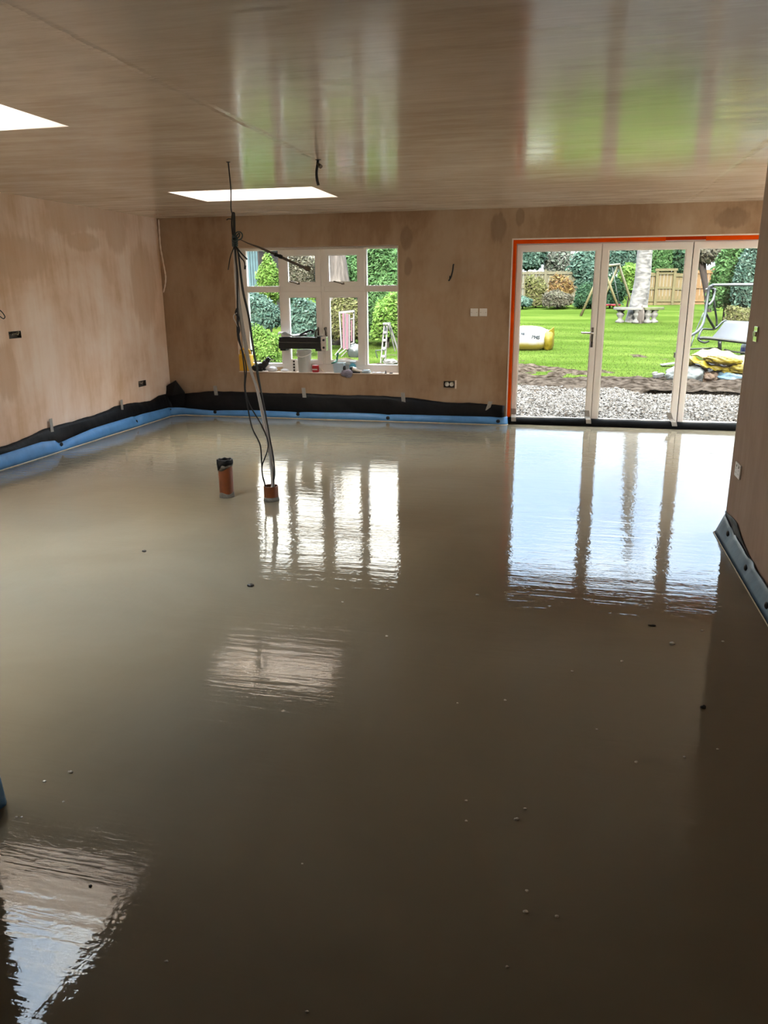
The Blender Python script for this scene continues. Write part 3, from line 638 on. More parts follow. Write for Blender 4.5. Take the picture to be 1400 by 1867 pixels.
# tail out of the back wall
q = at(827, 482, D)
tl = MB().tube(smooth([q+np.array([0, .02, 0]), q+np.array([0, -.03, -.01]), at(825,494,D-.04), at(822,505,D-.04), at(818,512,D-.03)]), .009, 8)
tl.tube([at(820,503,D-.04), at(819.5,509,D-.05)], .006, 6)
tag(tl.build('cable_tail', M['black_cable'], smooth=True), 'short dark cable tail sticking out of the wall between window and doors', 'cable')
q = on(-4, 572, 0, L)
tag(MB().tube(smooth([on(-6,567,0,L), on(0,566,0,L+.03), on(6,572,0,L+.04), on(9,578,0,L+.04), on(6,581,0,L+.04), on(0,577,0,L+.03), on(-6,574,0,L)]), .005, 6).build('wire_loop', M['black_cable'], smooth=True), 'thin wire loop poking from the pink wall at the picture edge', 'wire')
# pale bead peeling in the corner
q = [(289,400),(290.5,425),(292.5,450),(296,470),(300,492),(302,505),(301,520),(298,533)]
tag(MB().tube(smooth([at(x, y, D-.03+.0*i) + np.array([.0, 0, 0]) for i, (x, y) in enumerate(q)]), [.006+.004*abs(math.sin(i*.9)) for i in range(len(smooth([at(x, y, D) for x, y in q])))], 6).build('corner_strip', M['bead'], smooth=True), 'pale strip peeling loose down the far wall corner', 'strip')

# ------------------------------------------------------------------ wiring boxes and plates
def backbox(name, loc, label, ax, rng_, gangs, mat='metal'):
    t = empty(name, loc, label, 'wall box'); u0, u1, z0, z1 = rng_; e = .003; dep = .04
    f = (lambda V: np.stack([L-V[:, 1], V[:, 0], V[:, 2]], 1)) if ax == 0 else (lambda V: np.stack([V[:, 0], D+V[:, 1], V[:, 2]], 1))
    G = MB()
    G.box((u0, -.002, z0), (u0+e, dep, z1), f); G.box((u1-e, -.002, z0), (u1, dep, z1), f); G.box((u0+e, -.002, z0), (u1-e, dep, z0+e), f); G.box((u0+e, -.002, z1-e), (u1-e, dep, z1), f)
    G.box((u0+e, dep-e, z0+e), (u1-e, dep, z1-e), f)
    G.build('shell', P('dark_galvanised', (.10, .085, .07), .4, .6), t)
    for k in range(gangs):
        c = u0+(u1-u0)*(k+.5)/gangs; w_ = (u1-u0)/gangs*.3
        G = MB()
        for q_ in range(3): G.tube(smooth([f(np.array([[c+(q_-1)*w_*.7, dep-.004, z1-.02]]))[0], f(np.array([[c+w_*.3*q_, .004, (z0+z1)/2+.012*q_]]))[0], f(np.array([[c-w_*.4+q_*.01, -.006, z0+.03+.008*q_]]))[0]]), .004, 6)
        G.build('wire', M[mat] if k == 0 else M['cream'], t, smooth=True)
    return t
backbox('back_box', (L, (BA[0]+BA[1])/2, BA[2]), 'double metal wiring box with bare wires sunk in the pink wall', 0, BA, 2)
backbox('back_box', (L, (BBx[0]+BBx[1])/2, BBx[2]), 'single metal wiring box low in the pink wall near the corner', 0, BBx, 1)
backbox('back_box', ((BC[0]+BC[1])/2, D, BC[2]), 'double wiring box with white covers low beside the glazed doors', 1, BC, 2, 'white_plastic')
u0, u1, z0, z1 = BC
bb_ = bpy.data.objects['back_box.002']
for k in range(2):
    c = u0+(u1-u0)*(.3+.42*k); MB().lathe([(0, 0), (.024, 0), (.026, .004), (.022, .008), (0, .009)], (0, 0, 0), 18, lambda V: np.stack([V[:, 0]+c, D+.012-V[:, 2], V[:, 1]+(z0+z1)/2], 1)).build('white_cover', M['white_plastic'], bb_, smooth=True)
MB().box((u1+.002, D-.003, z0-.01), (u1+.022, D+.0, z1+.01)).build('plaster_chip', M['bead'], bb_)
def plate(px, py, label):
    p = at(px, py, D); t = empty('blank_plate', (p[0], D, p[2]-.043), label, 'wall plate', 'pair of blank plates')
    MB().box((p[0]-.044, D-.009, p[2]-.044), (p[0]+.044, D+.0, p[2]+.044)).build('plate', M['white_plastic'], t, bevel=.004)
    for s_ in (-1, 1): MB().lathe([(0, 0), (.004, 0), (.003, .0015), (0, .0015)], (0, 0, 0), 8, lambda V: np.stack([V[:, 0]+p[0]+s_*.03, D-.009-V[:, 2], V[:, 1]+p[2]], 1)).build('screw', M['metal'], t)
plate(864.5, 569.5, 'square white blank plate nearer the window'); plate(881, 569.5, 'square white blank plate nearer the glazed doors')
def rplate(px, py, w, h, name, label, cat, face):
    p = on(px, py, 0, R); t = empty(name, (R, p[1], p[2]-h/2), label, cat)
    MB().box((R-.010, p[1]-w/2, p[2]-h/2), (R+.0, p[1]+w/2, p[2]+h/2)).build('plate', face, t, bevel=.003); return t, p
t, p = rplate(1380, 609, .088, .088, 'light_switch', 'shiny metal light switch plate high on the pier', 'switch', M['chrome'])
for s_ in (-1, 1): MB().box((R-.017, p[1]+s_*.018-.008, p[2]-.014), (R-.009, p[1]+s_*.018+.008, p[2]+.014)).build('rocker', M['chrome'], t, bevel=.002)
t, p = rplate(1347, 858, .147, .087, 'wall_socket', 'white double wall socket low on the pier', 'socket', M['white_plastic'])
for s_ in (-1, 1):
    MB().box((R-.014, p[1]+s_*.03-.006, p[2]+.018), (R-.009, p[1]+s_*.03+.006, p[2]+.034)).build('rocker', M['white_plastic'], t, bevel=.001)
    for (dy_, dz_, w_, h_) in ((0, .012, .003, .007), (-.011, -.012, .006, .003), (.011, -.012, .006, .003)): MB().box((R-.0108, p[1]+s_*.038+dy_-w_/2, p[2]-.006+dz_-h_/2), (R-.0095, p[1]+s_*.038+dy_+w_/2, p[2]-.006+dz_+h_/2)).build('pin_slot', M['gasket'], t)
# ------------------------------------------------------------------ clutter on the window board
SZ = WZ0+.008; SY = D+.065
def sx(px, py=675, dy=0): return at(px, py, SY+dy)[0]
PXM = abs(1/(sx(601)-sx(600)))                     # pixels per metre on the board
M['yellow'] = P('yellow_plastic', (.72, .40, .02), .4, var=.05); M['bucket'] = P('pale_bucket', (.50, .50, .47), .45, var=.08, scale=8)
M['black_rubber'] = P('black_rubber', (.014, .014, .014), .55, var=.3); M['red'] = P('red_plastic', (.42, .012, .015), .4)
M['rag'] = P('grey_purple_rag', (.28, .25, .31), .8, var=.25, scale=25, bump=.4); M['paper'] = P('white_paper', (.75, .76, .78), .6, var=.05, bump=.2, bscale=20)
M['clear_tub'] = P('milky_plastic', (.62, .72, .76), .3, var=.05, trans=.35); M['aqua'] = P('aqua_plastic', (.12, .50, .66), .35, trans=.2); M['dark_green'] = P('dark_green_plastic', (.012, .14, .075), .4)
# yellow jerry can
cx = sx(449); t = empty('jerry_can', (cx, SY, SZ), 'yellow plastic container wedged in the corner of the window board', 'container')
G = MB(); G.box((cx-.085, SY-.055, SZ), (cx+.085, SY+.06, SZ+.21)); G.build('body', M['yellow'], t, bevel=.018)
MB().tube(smooth([(cx-.06, SY, SZ+.19), (cx-.055, SY, SZ+.255), (cx, SY, SZ+.275), (cx+.055, SY, SZ+.25), (cx+.065, SY, SZ+.19)]), .014, 10).build('handle', M['yellow'], t, smooth=True)
MB().lathe([(.022, .2), (.022, .235), (.027, .237), (.027, .262), (0, .262)], (cx+.055, SY+.03, SZ), 16).build('cap', M['black_rubber'], t)
# black work gloves
cx = sx(477.5); t = empty('work_gloves', (cx, SY-.02, SZ), 'crumpled black work gloves flopped beside the yellow container', 'gloves')
G = MB(); G.blob((cx-.04, SY-.02, SZ+.042), (.075, .05, .044), 5, .14, 2.5, zmin=SZ+.001); G.build('palm', M['black_rubber'], t, smooth=True)
G = MB(); G.tube(smooth([(cx-.03, SY-.02, SZ+.05), (cx+.03, SY-.03, SZ+.07), (cx+.075, SY-.025, SZ+.115), (cx+.10, SY-.02, SZ+.14)]), [.045]*7+[.04]*6+[.032]*6, 12); G.build('cuff', M['black_rubber'], t, smooth=True)
for k, (x_, z_) in enumerate(((.085, .165), (.105, .17), (.12, .155))): MB().tube(smooth([(cx+.08, SY-.025, SZ+.125), (cx+x_, SY-.03, SZ+z_-.01), (cx+x_+.006, SY-.032, SZ+z_+.004)]), [.014]*10+[.010], 8).build('finger', M['black_rubber'], t, smooth=True)
for k, (x_, y_) in enumerate(((.035, -.05), (.06, -.045))): MB().tube(smooth([(cx+.0, SY-.04, SZ+.05), (cx+x_-.01, SY+y_, SZ+.035), (cx+x_, SY+y_-.005, SZ+.014)]), .014, 8).build('finger', M['black_rubber'], t, smooth=True)
# white crumpled cloth, wood offcut, spacers
tag(MB().blob((sx(497), SY-.02, SZ+.026), (.06, .04, .028), 11, .22, 3, zmin=SZ+.001).build('crumpled_paper', M['paper'], smooth=True), 'crumpled white paper in front of the black gloves', 'paper')
tag(MB().blob((sx(519), SY-.0, SZ+.015), (.045, .03, .016), 12, .22, 3, zmin=SZ+.001).build('paper_scrap', M['paper'], smooth=True), 'small white paper scrap between gloves and bucket', 'paper')
tag(MB().box((sx(503), SY+.035, SZ+.0), (sx(513), SY+.06, SZ+.05)).build('wood_offcut', P('light_wood', (.42, .30, .16), .6, var=.2, stretch=(8, 1, 1)), bevel=.004), 'pale wood offcut standing by the window frame behind the gloves', 'wood')
t = empty('tile_spacers', (sx(537.5), SY-.03, SZ), 'white notched spacer strip standing against the bucket', 'spacer strip')
cx = sx(537.5); MB().box((cx-.02, SY-.035, SZ), (cx+.022, SY-.031, SZ+.15)).build('strip', M['white_plastic'], t, bevel=.001)
for k in range(4): MB().lathe([(0, 0), (.013, 0), (.013, .001), (0, .001)], (0, 0, 0), 10, lambda V: np.stack([V[:, 0]+cx+.004, SY-.0352-V[:, 2], V[:, 1]+SZ+.02+.036*k], 1)).build('notch', M['hole'], t)
# bucket
cx = sx(556); t = empty('bucket', (cx, SY, SZ), 'pale grey plastic bucket under the black tool case', 'bucket')
MB().lathe([(.075, 0), (.088, .255), (.094, .256), (.094, .27), (.086, .27), (.073, .004), (0, .004)], (cx, SY-.01, SZ), 28).build('body', M['bucket'], t, smooth=False)
MB().tube(smooth([(cx-.094, SY-.01, SZ+.235), (cx-.07, SY-.085, SZ+.205), (cx, SY-.112, SZ+.19), (cx+.07, SY-.085, SZ+.21), (cx+.094, SY-.01, SZ+.235)]), .006, 8).build('handle', M['white_plastic'], t, smooth=True)
# tool case lying across the bucket
xa, xb = sx(513), sx(591); zc = SZ+.272; ya, yb = SY-.07, SY+.05
t = empty('tool_case', ((xa+xb)/2, SY, zc), 'long black tool case laid across the top of the bucket', 'tool case')
G = MB(); G.box((xa, ya, zc+.012), (xb-.02, yb, zc+.085)); G.build('lower_shell', M['black_rubber'], t, bevel=.008)
MB().box((xa+.004, ya+.004, zc+.095), (xb-.03, yb-.004, zc+.152)).build('lid', M['black_rubber'], t, bevel=.012)
MB().box((xa+.002, ya+.002, zc+.085), (xb-.04, yb-.002, zc+.095)).build('seam_strip', M['cement'], t)
for x_ in (xa+.02, xb-.085): MB().box((x_, ya-.004, zc-.012), (x_+.075, yb, zc+.0125)).build('foot', M['black_rubber'], t, bevel=.004)
MB().box((xb-.06, ya-.005, zc+.1), (xb-.022, yb, zc+.165)).build('latch', M['black_rubber'], t, bevel=.004)
e_ = MB().box((xb-.018, ya+.01, zc-.01), (xb+.055, yb-.01, zc+.16)).build('end_bracket', M['metal'], t, bevel=.004)
for z_ in (.03, .12): MB().lathe([(0, 0), (.014, 0), (.014, .006), (0, .006)], (0, 0, 0), 12, lambda V: np.stack([V[:, 0]+xb+.02, ya+.01-V[:, 2], V[:, 1]+zc+z_], 1)).build('knob', M['black_rubber'], e_)
# paper and float on top
U = np.linspace(0, 1, 14); V_ = np.linspace(0, 1, 6)
A = np.array([[(xa-.01+u*.36, ya+.01+v*.09, zc+.172+.022*math.sin(u*7+v*3)+.02*float(nz(u*3+v, 3))+.015*(1-u)) for v in V_] for u in U])
tag(MB().sheet(A, (0, 0, .003)).build('paper_bag', M['paper'], smooth=True), 'flattened white paper bag on the black tool case', 'bag')
x0_ = sx(545); x1_ = sx(577)
t = empty('hand_float', (x0_, SY, zc+.155), 'black hand float resting on the white paper bag', 'float')
MB().bar((x0_-.03, SY-.03, zc+.165), (x1_-.03, SY-.03, zc+.19), .09, .010, (0, 0, 1)).build('blade', M['black_rubber'], t)
MB().tube(smooth([(x0_+.04, SY-.03, zc+.18), (x0_+.10, SY-.035, zc+.205), (x0_+.17, SY-.035, zc+.232), (x0_+.205, SY-.035, zc+.225), (x0_+.205, SY-.035, zc+.2)]), [.010]*6+[.013]*8+[.016]*7, 10).build('handle', M['black_rubber'], t, smooth=True)
# red tape measure with beige tongue
cx = sx(577, 671); t = empty('tape_measure', (cx, SY-.03, SZ), 'dark red tape measure with its pale tongue pulled out', 'tape measure')
MB().box((cx-.045, SY-.05, SZ), (cx+.042, SY-.01, SZ+.088)).build('case', M['red'], t, bevel=.014)
MB().box((cx-.038, SY-.0525, SZ+.028), (cx+.026, SY-.049, SZ+.042)).build('band', M['white_plastic'], t)
MB().sheet(np.array([[(cx+.04+u*.09, SY-.045+v*.022, SZ+.065*(1-u)**1.6+.003) for v in (0, 1)] for u in np.linspace(0, 1, 8)]), (0, 0, .002)).build('tongue', P('beige_tongue', (.62, .52, .36), .5), t, smooth=True)
# milky tub and green brush
cx = sx(619); t = empty('tub', (cx, SY, SZ), 'milky plastic tub with a sloping rim', 'tub')
MB().lathe([(.07, 0), (.088, .115), (.094, .117), (.094, .122), (.084, .122), (.067, .004), (0, .004)], (cx, SY-.015, SZ), 4, lambda V: np.stack([(V[:, 0]-V[:, 1])*.78, (V[:, 0]+V[:, 1])*.62, V[:, 2]], 1)).build('body', M['clear_tub'], t, bevel=.006)
tag(MB().tube(smooth([(cx-.075, SY-.09, SZ+.118), (cx-.05, SY-.07, SZ+.125), (cx-.03, SY-.01, SZ+.145), (cx-.028, SY+.01, SZ+.19), (cx-.02, SY+.02, SZ+.235)]), [.008]*5+[.012]*16, 10).build('brush_handle', M['dark_green'], smooth=True), 'dark green curved handle hooked over the milky tub', 'handle')
# aqua bottle lying behind
cx = sx(643, 665); t = empty('spray_bottle', (cx, SY+.03, SZ), 'pale aqua plastic bottle against the window frame', 'bottle')
MB().lathe([(.035, 0), (.04, .01), (.04, .085), (.022, .105), (.015, .108), (.015, .125), (0, .125)], (cx-.01, SY+.035, SZ), 18).build('body', M['aqua'], t, smooth=True)
MB().box((cx-.045, SY+.02, SZ+.11), (cx+.03, SY+.05, SZ+.135)).build('trigger_head', M['clear_tub'], t, bevel=.006)
# silver can
a_, b_ = at(638, 671.5, SY-.03), at(661, 679, SY-.02); d_ = (b_-a_)/np.linalg.norm(b_-a_)
t = empty('aerosol_can', (a_+b_)/2*np.array([1, 1, 0])+np.array([0, 0, SZ]), 'silver and black can lying tipped beside the tub', 'can')
MB().tube([a_+d_*.03, a_+d_*.034, b_-d_*.006, b_], [.026, .032, .032, .026], 18).build('body', M['metal'], t)
MB().tube([a_, a_+d_*.006, a_+d_*.03], [.02, .026, .028], 16).build('cap', M['black_rubber'], t)
MB().box((a_[0]+.02, SY-.06, SZ), (b_[0]-.02, SY-.01, SZ+.018)).build('rest_block', M['black_rubber'], t, bevel=.006)
tag(MB().blob((sx(630, 672), SY-.05, SZ+.055), (.016, .02, .035), 21, .1, 2).build('bottle_stopper', M['black_rubber'], smooth=True), 'black stopper leaning between the tub and the silver can', 'stopper')
tag(MB().blob((sx(635, 682), D-.008, SZ-.004), (.06, .02, .04), 23, .3, 3).build('rag', M['rag'], smooth=True), 'grey purple rag hanging over the edge of the window board', 'rag')
tag(MB().blob((sx(669, 676), SY-.03, SZ+.02), (.05, .035, .022), 25, .3, 4, zmin=SZ+.001).build('clear_wrapper', M['clear_tub'], smooth=True), 'crumpled clear wrapper to the window side of the silver can', 'wrapper')
A = np.array([[(sx(680)+u*.15, SY-.06+v*.08, SZ+.004+.006*abs(math.sin(u*6+v*2))) for v in V_] for u in U])
tag(MB().sheet(A, (0, 0, .002)).build('paper_sheet', M['paper'], smooth=True), 'thin white sheet lying flat near the end of the window board', 'paper')
tag(MB().lathe([(.014, 0), (.014, .006), (.006, .010), (.006, .034), (0, .034)], (sx(704.5), SY-.04, SZ), 14).build('wall_plug', M['black_rubber']), 'tiny black plug upright near the end of the window board', 'plug')
tag(MB().box((sx(711), SY-.04, SZ), (sx(717), SY-.02, SZ+.010)).build('dark_strip', M['black_rubber'], bevel=.003), 'tiny dark strip beside the upright black plug', 'strip')

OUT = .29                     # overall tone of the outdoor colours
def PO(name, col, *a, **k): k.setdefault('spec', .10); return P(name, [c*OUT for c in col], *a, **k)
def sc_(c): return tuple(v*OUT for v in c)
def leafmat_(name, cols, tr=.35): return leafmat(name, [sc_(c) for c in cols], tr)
# ------------------------------------------------------------------ garden ground
def ground_mat(name, kind):
    m, t, b = base(name); n = t.nodes.new; l = t.links.new
    ge = n('ShaderNodeNewGeometry')
    def noise(sc, scale=(1, 1, 1), det=5):
        mp = n('ShaderNodeMapping'); mp.inputs['Scale'].default_value = scale; l(ge.outputs['Position'], mp.inputs[0])
        q = n('ShaderNodeTexNoise'); q.inputs['Scale'].default_value = sc; q.inputs['Detail'].default_value = det; l(mp.outputs[0], q.inputs[0]); return q.outputs[0]
    def ramp(f, *st):
        r = n('ShaderNodeValToRGB'); e = r.color_ramp.elements
        while len(e) < len(st): e.new(.5)
        for i, (p_, c) in enumerate(st): e[i].position = p_; e[i].color = (*sc_(c), 1)
        l(f, r.inputs[0]); return r.outputs[0]
    if kind == 'lawn':
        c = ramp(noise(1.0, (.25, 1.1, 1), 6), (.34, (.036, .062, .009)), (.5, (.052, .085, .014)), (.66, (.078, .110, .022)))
        hb = noise(30)
    elif kind == 'soil':
        c = ramp(noise(9), (.34, (.018, .013, .009)), (.5, (.052, .040, .031)), (.66, (.092, .072, .056))); hb = noise(14)
    else:
        c = ramp(noise(22), (.3, (.075, .066, .058)), (.5, (.13, .117, .104)), (.7, (.18, .16, .14))); hb = noise(40)
    l(c, b.inputs['Base Color']); b.inputs['Roughness'].default_value = .8; b.inputs['Specular IOR Level'].default_value = .0
    bp = n('ShaderNodeBump'); bp.inputs['Strength'].default_value = .6; bp.inputs['Distance'].default_value = .04; l(hb, bp.inputs['Height']); l(bp.outputs[0], b.inputs['Normal'])
    return m
M['lawn'] = ground_mat('mown_lawn', 'lawn'); M['soil'] = ground_mat('churned_soil', 'soil'); M['gravel'] = ground_mat('grey_gravel', 'gravel')
X_ = np.linspace(-34, 34, 70); Y_ = np.linspace(9.53, 62, 106)
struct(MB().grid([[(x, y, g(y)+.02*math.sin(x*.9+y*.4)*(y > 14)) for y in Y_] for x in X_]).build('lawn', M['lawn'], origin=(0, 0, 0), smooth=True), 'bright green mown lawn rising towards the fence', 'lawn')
def edge_y(x): return 13.75+.25*float(nz(x, 1, .8))+.10*float(nz(x, 4, 3))
xs_ = np.arange(-16, 12, .12)
A = [[(x, 9.53+(edge_y(x)-9.53)*u, g(9.53+(edge_y(x)-9.53)*u)+.025+.012*math.sin(x*7+u*31)*math.sin(u*23)-.06*(u > .99)) for u in np.linspace(0, 1, 14)] for x in xs_]
struct(MB().grid(A).build('ground_gravel', M['gravel'], origin=(0, 0, 0), smooth=True), 'grey gravel strip outside the glazed doors', 'ground')
# stones on it
ns = 15000; sxx = rng.uniform(-1.3, 3.4, ns); syy = 9.6+(np.array([edge_y(x) for x in sxx])+.05-9.6)*rng.uniform(0, 1, ns)**.9
cube = np.array([(-1,-1,-1),(1,-1,-1),(1,1,-1),(-1,1,-1),(-.7,-.7,1),(.7,-.7,1),(.7,.7,1),(-.7,.7,1)], float); cf = [(4,5,6,7),(0,1,5,4),(1,2,6,5),(2,3,7,6),(3,0,4,7)]
G = MB(); Vs = []; Fs = []
for k in range(ns):
    q = rng.normal(size=(3, 3)); q, _ = np.linalg.qr(q); s_ = rng.uniform(.010, .024)*np.array([1.2, .9, .75])
    Vs.append((cube*rng.uniform(.7, 1.15, (8, 1))*s_)@q.T+np.array([sxx[k], syy[k], g(syy[k])+.032])); Fs += [tuple(8*k+i for i in f_) for f_ in cf+[(0, 3, 2, 1)]]
G.add(np.vstack(Vs), Fs)
tag(G.build('gravel_stones', leafmat_('gravel_stones', [(.075, .063, .054), (.16, .143, .124), (.24, .218, .195), (.15, .118, .092)], 0), origin=(0, 0, 0)), 'loose grey gravel stones spread outside the doors', 'gravel', None, 'stuff')
# churned soil between gravel and lawn: higher than the lawn only where dug
sx_ = np.arange(-14, 9, .07); sy_ = np.arange(13.2, 19.6, .06); Rn = np.random.default_rng(3)
XX, YY = np.meshgrid(sx_, sy_, indexing='ij')
def vn(cell, seed):
    R_ = np.random.default_rng(seed); u = (XX-XX.min())/cell; v = (YY-YY.min())/cell; i = u.astype(int); j = v.astype(int); A_ = R_.uniform(-1, 1, (i.max()+2, j.max()+2))
    fu = u-i; fv = v-j; fu = fu*fu*(3-2*fu); fv = fv*fv*(3-2*fv)
    return (A_[i, j]*(1-fu)+A_[i+1, j]*fu)*(1-fv)+(A_[i, j+1]*(1-fu)+A_[i+1, j+1]*fu)*fv
bump = .085*vn(1.3, 1)+.06*vn(.55, 2)+.05*vn(.26, 3)+.03*vn(.13, 4)
far = 15.9+1.0*np.clip(-(XX-.2), 0, 2.2)*.9+.35*nz(XX, 8, .9)
mask = np.clip((far-YY)/.9, -1.2, 1)*.055+np.clip((YY-13.3)/.4, 0, 1)*.02
mask = np.where(YY > 14.9, np.minimum(mask, .004+.02*vn(.9, 9)), mask)
ZZ = g(YY)+bump*.75+mask-.02
struct(MB().grid(np.stack([XX, YY, ZZ], -1)).build('ground_soil', M['soil'], origin=(0, 0, 0), smooth=True), 'churned brown soil between the gravel and the lawn', 'ground')
# grass blades
nb_ = 60000; gx = rng.uniform(-7, 6, nb_); gy = 14.2+(27-14.2)*rng.uniform(0, 1, nb_)**1.3
az = rng.uniform(0, 2*math.pi, nb_); hh = rng.uniform(.015, .04, nb_); ww = .006+.0*gx; gz = g(gy)+.02*np.sin(gx*.9+gy*.4)-.005
A0 = np.stack([gx-ww*np.cos(az), gy-ww*np.sin(az), gz], 1); A1 = np.stack([gx+ww*np.cos(az), gy+ww*np.sin(az), gz], 1)
A2 = np.stack([gx+rng.normal(0, .02, nb_), gy+rng.normal(0, .02, nb_), gz+hh], 1)
V = np.stack([A0, A1, A2], 1).reshape(-1, 3)
G = MB(); G.add(V, [(3*k, 3*k+1, 3*k+2) for k in range(nb_)])
tag(G.build('grass', leafmat_('grass_blades', [(.044, .076, .011), (.058, .094, .015), (.072, .108, .020)], .25), origin=(0, 0, 0)), 'short green grass blades on the lawn', 'grass', None, 'stuff')

def leafmat_b(name, cols): return leafmat(name, [tuple(v*OUT*1.7 for v in c) for c in cols], .35)
# ------------------------------------------------------------------ planting
def leaves(c, r, n, size, seed, zmin, lumps=11, inner=.25):
    R_ = np.random.default_rng(seed); c = np.array(c, float); r = np.array(r, float)
    d = R_.normal(size=(n, 3)); d /= np.linalg.norm(d, axis=1)[:, None]
    f_ = np.ones(n)
    for k in range(lumps):
        w = R_.normal(size=3); w /= np.linalg.norm(w); f_ += .26*np.exp(-((1-d@w)/.10))-.03
    rad = (inner+(1-inner)*R_.uniform(0, 1, n)**.45)*f_*.93
    rad *= np.where(R_.uniform(0, 1, n) < .12, R_.uniform(1, 1.22, n), 1); dd = d.copy(); lo = d[:, 2] < 0; dd[lo, :2] /= np.maximum(.45, np.sqrt(1-d[lo, 2:3]**2))**.8; p = c+dd*rad[:, None]*r; p[:, 2] = np.maximum(p[:, 2], zmin+R_.uniform(0, .2, n))
    nrm = d*.9+R_.normal(size=(n, 3))*.7+np.array([0, 0, .35]); nrm /= np.linalg.norm(nrm, axis=1)[:, None]
    a = np.cross(nrm, R_.normal(size=(n, 3))); a /= np.linalg.norm(a, axis=1)[:, None]; b = np.cross(nrm, a)
    s_ = (size*R_.uniform(.6, 1.25, n))[:, None]; w_ = .42
    V = np.stack([p-a*s_, p+b*s_*w_+a*s_*.1, p+a*s_, p-b*s_*w_+a*s_*.1], 1).reshape(-1, 3)
    return MB().add(V, [(4*k, 4*k+1, 4*k+2, 4*k+3) for k in range(n)])
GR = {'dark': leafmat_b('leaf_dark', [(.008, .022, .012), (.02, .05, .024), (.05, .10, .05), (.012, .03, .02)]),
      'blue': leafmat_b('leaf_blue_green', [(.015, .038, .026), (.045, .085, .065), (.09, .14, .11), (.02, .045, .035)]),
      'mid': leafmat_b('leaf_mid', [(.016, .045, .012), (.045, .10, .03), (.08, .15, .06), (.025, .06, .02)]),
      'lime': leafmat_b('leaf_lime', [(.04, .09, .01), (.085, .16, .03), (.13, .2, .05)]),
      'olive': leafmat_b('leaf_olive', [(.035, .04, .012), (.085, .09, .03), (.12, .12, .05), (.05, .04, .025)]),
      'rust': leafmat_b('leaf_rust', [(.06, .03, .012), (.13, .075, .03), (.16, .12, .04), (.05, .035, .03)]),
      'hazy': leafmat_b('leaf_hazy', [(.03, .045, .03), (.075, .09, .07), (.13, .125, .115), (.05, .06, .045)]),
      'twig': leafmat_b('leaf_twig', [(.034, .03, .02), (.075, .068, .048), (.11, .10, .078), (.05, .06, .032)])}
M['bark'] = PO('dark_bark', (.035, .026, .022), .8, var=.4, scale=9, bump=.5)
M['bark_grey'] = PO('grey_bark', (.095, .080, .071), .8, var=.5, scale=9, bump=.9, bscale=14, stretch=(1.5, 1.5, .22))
PS = [100]
def plant(name, label, x0, x1, yt, yb, Y, n, size, mat, cat='shrub', depth=.6, group=None, inner=.25, trunk=True):
    PS[0] += 1
    a, b = at(x0, (yt+yb)/2, Y), at(x1, (yt+yb)/2, Y); zt_, zb = at((x0+x1)/2, yt, Y)[2], at((x0+x1)/2, yb, Y)[2]
    zg = float(g(Y)); zb = max(zb, zg+.02); c = np.array([(a[0]+b[0])/2, Y, (zt_+zb)/2]); r = np.array([abs(b[0]-a[0])/2*1.08, abs(b[0]-a[0])/2*depth+.25, (zt_-zb)/2*1.05])
    t = empty(name, (c[0], Y, zg), label, cat, group)
    o = leaves(c, r, int(n*2.6), size*.60, PS[0], zg+.05, inner=inner).build('foliage', GR[mat], t); o['kind'] = 'stuff'
    if trunk:
        q = random.Random(PS[0]); rr = .03+.02*r[0]
        MB().tube(smooth([(c[0], Y, zg-.05), (c[0]+q.uniform(-.05, .05), Y, (zg+c[2])/2), (c[0]+q.uniform(-.1, .1), Y+.05, c[2]+r[2]*.4)]), np.linspace(rr, rr*.4, 11), 7).build('stem', M['bark'], t, smooth=True)
    return t
tb = 'trees and shrubs behind the lawn'
# seen through the doors
plant('evergreen_tree', 'bluish evergreen rising behind the fence nearest the orange tape', 925, 1000, 430, 502, 42, 3200, .22, 'blue', 'tree', group=tb)
plant('evergreen_tree', 'thin grey twiggy treetop behind the fence with sky showing through', 980, 1062, 440, 520, 43, 1300, .20, 'hazy', 'tree', group=tb)
plant('evergreen_tree', 'dark bluish evergreen beside the middle door post', 1040, 1112, 440, 566, 38, 4600, .20, 'blue', 'tree', group=tb)
plant('twiggy_shrub', 'olive green shrub in front of the weathered fence', 952, 1003, 498, 566, 34.5, 2600, .13, 'olive', group=tb)
plant('twiggy_shrub', 'rusty orange shrub by the weathered fence', 998, 1048, 500, 566, 34.2, 2400, .13, 'rust', group=tb)
plant('twiggy_shrub', 'low grey brown twiggy shrub at the edge of the lawn', 985, 1048, 526, 570, 33.2, 3000, .08, 'twig', group=tb)
plant('low_shrub', 'low blue green shrub at the foot of the weathered fence', 935, 972, 540, 566, 33.4, 1200, .11, 'blue', group=tb)
plant('dark_shrub', 'dark green shrub behind the leg of the garden swing set', 1046, 1092, 505, 567, 33, 3000, .13, 'dark', group=tb)
plant('dark_shrub', 'very dark shrub behind the red swing seat', 1088, 1140, 498, 566, 33.4, 3200, .14, 'dark', group=tb)
plant('ferny_shrub', 'bright yellow green ferny shrub beside the pale tree trunk', 1122, 1172, 468, 540, 33.8, 2300, .13, 'lime', group=tb)
plant('evergreen_tree', 'bluish tree behind the swing set crossbar', 1095, 1180, 425, 500, 41, 3200, .21, 'blue', 'tree', group=tb)
plant('evergreen_tree', 'green tree above the new timber fence', 1180, 1240, 432, 502, 41.5, 2800, .21, 'mid', 'tree', group=tb)
plant('evergreen_tree', 'dark tree overhanging the new timber fence by the door post', 1226, 1282, 430, 512, 40.8, 3000, .21, 'dark', 'tree', group=tb)
hl = ['tall green hedge bush nearest the timber fence', 'tall green hedge bush behind the garden swing', 'tall green hedge bush half hidden by the pier', 'tall green hedge bush wholly beside the pier edge']
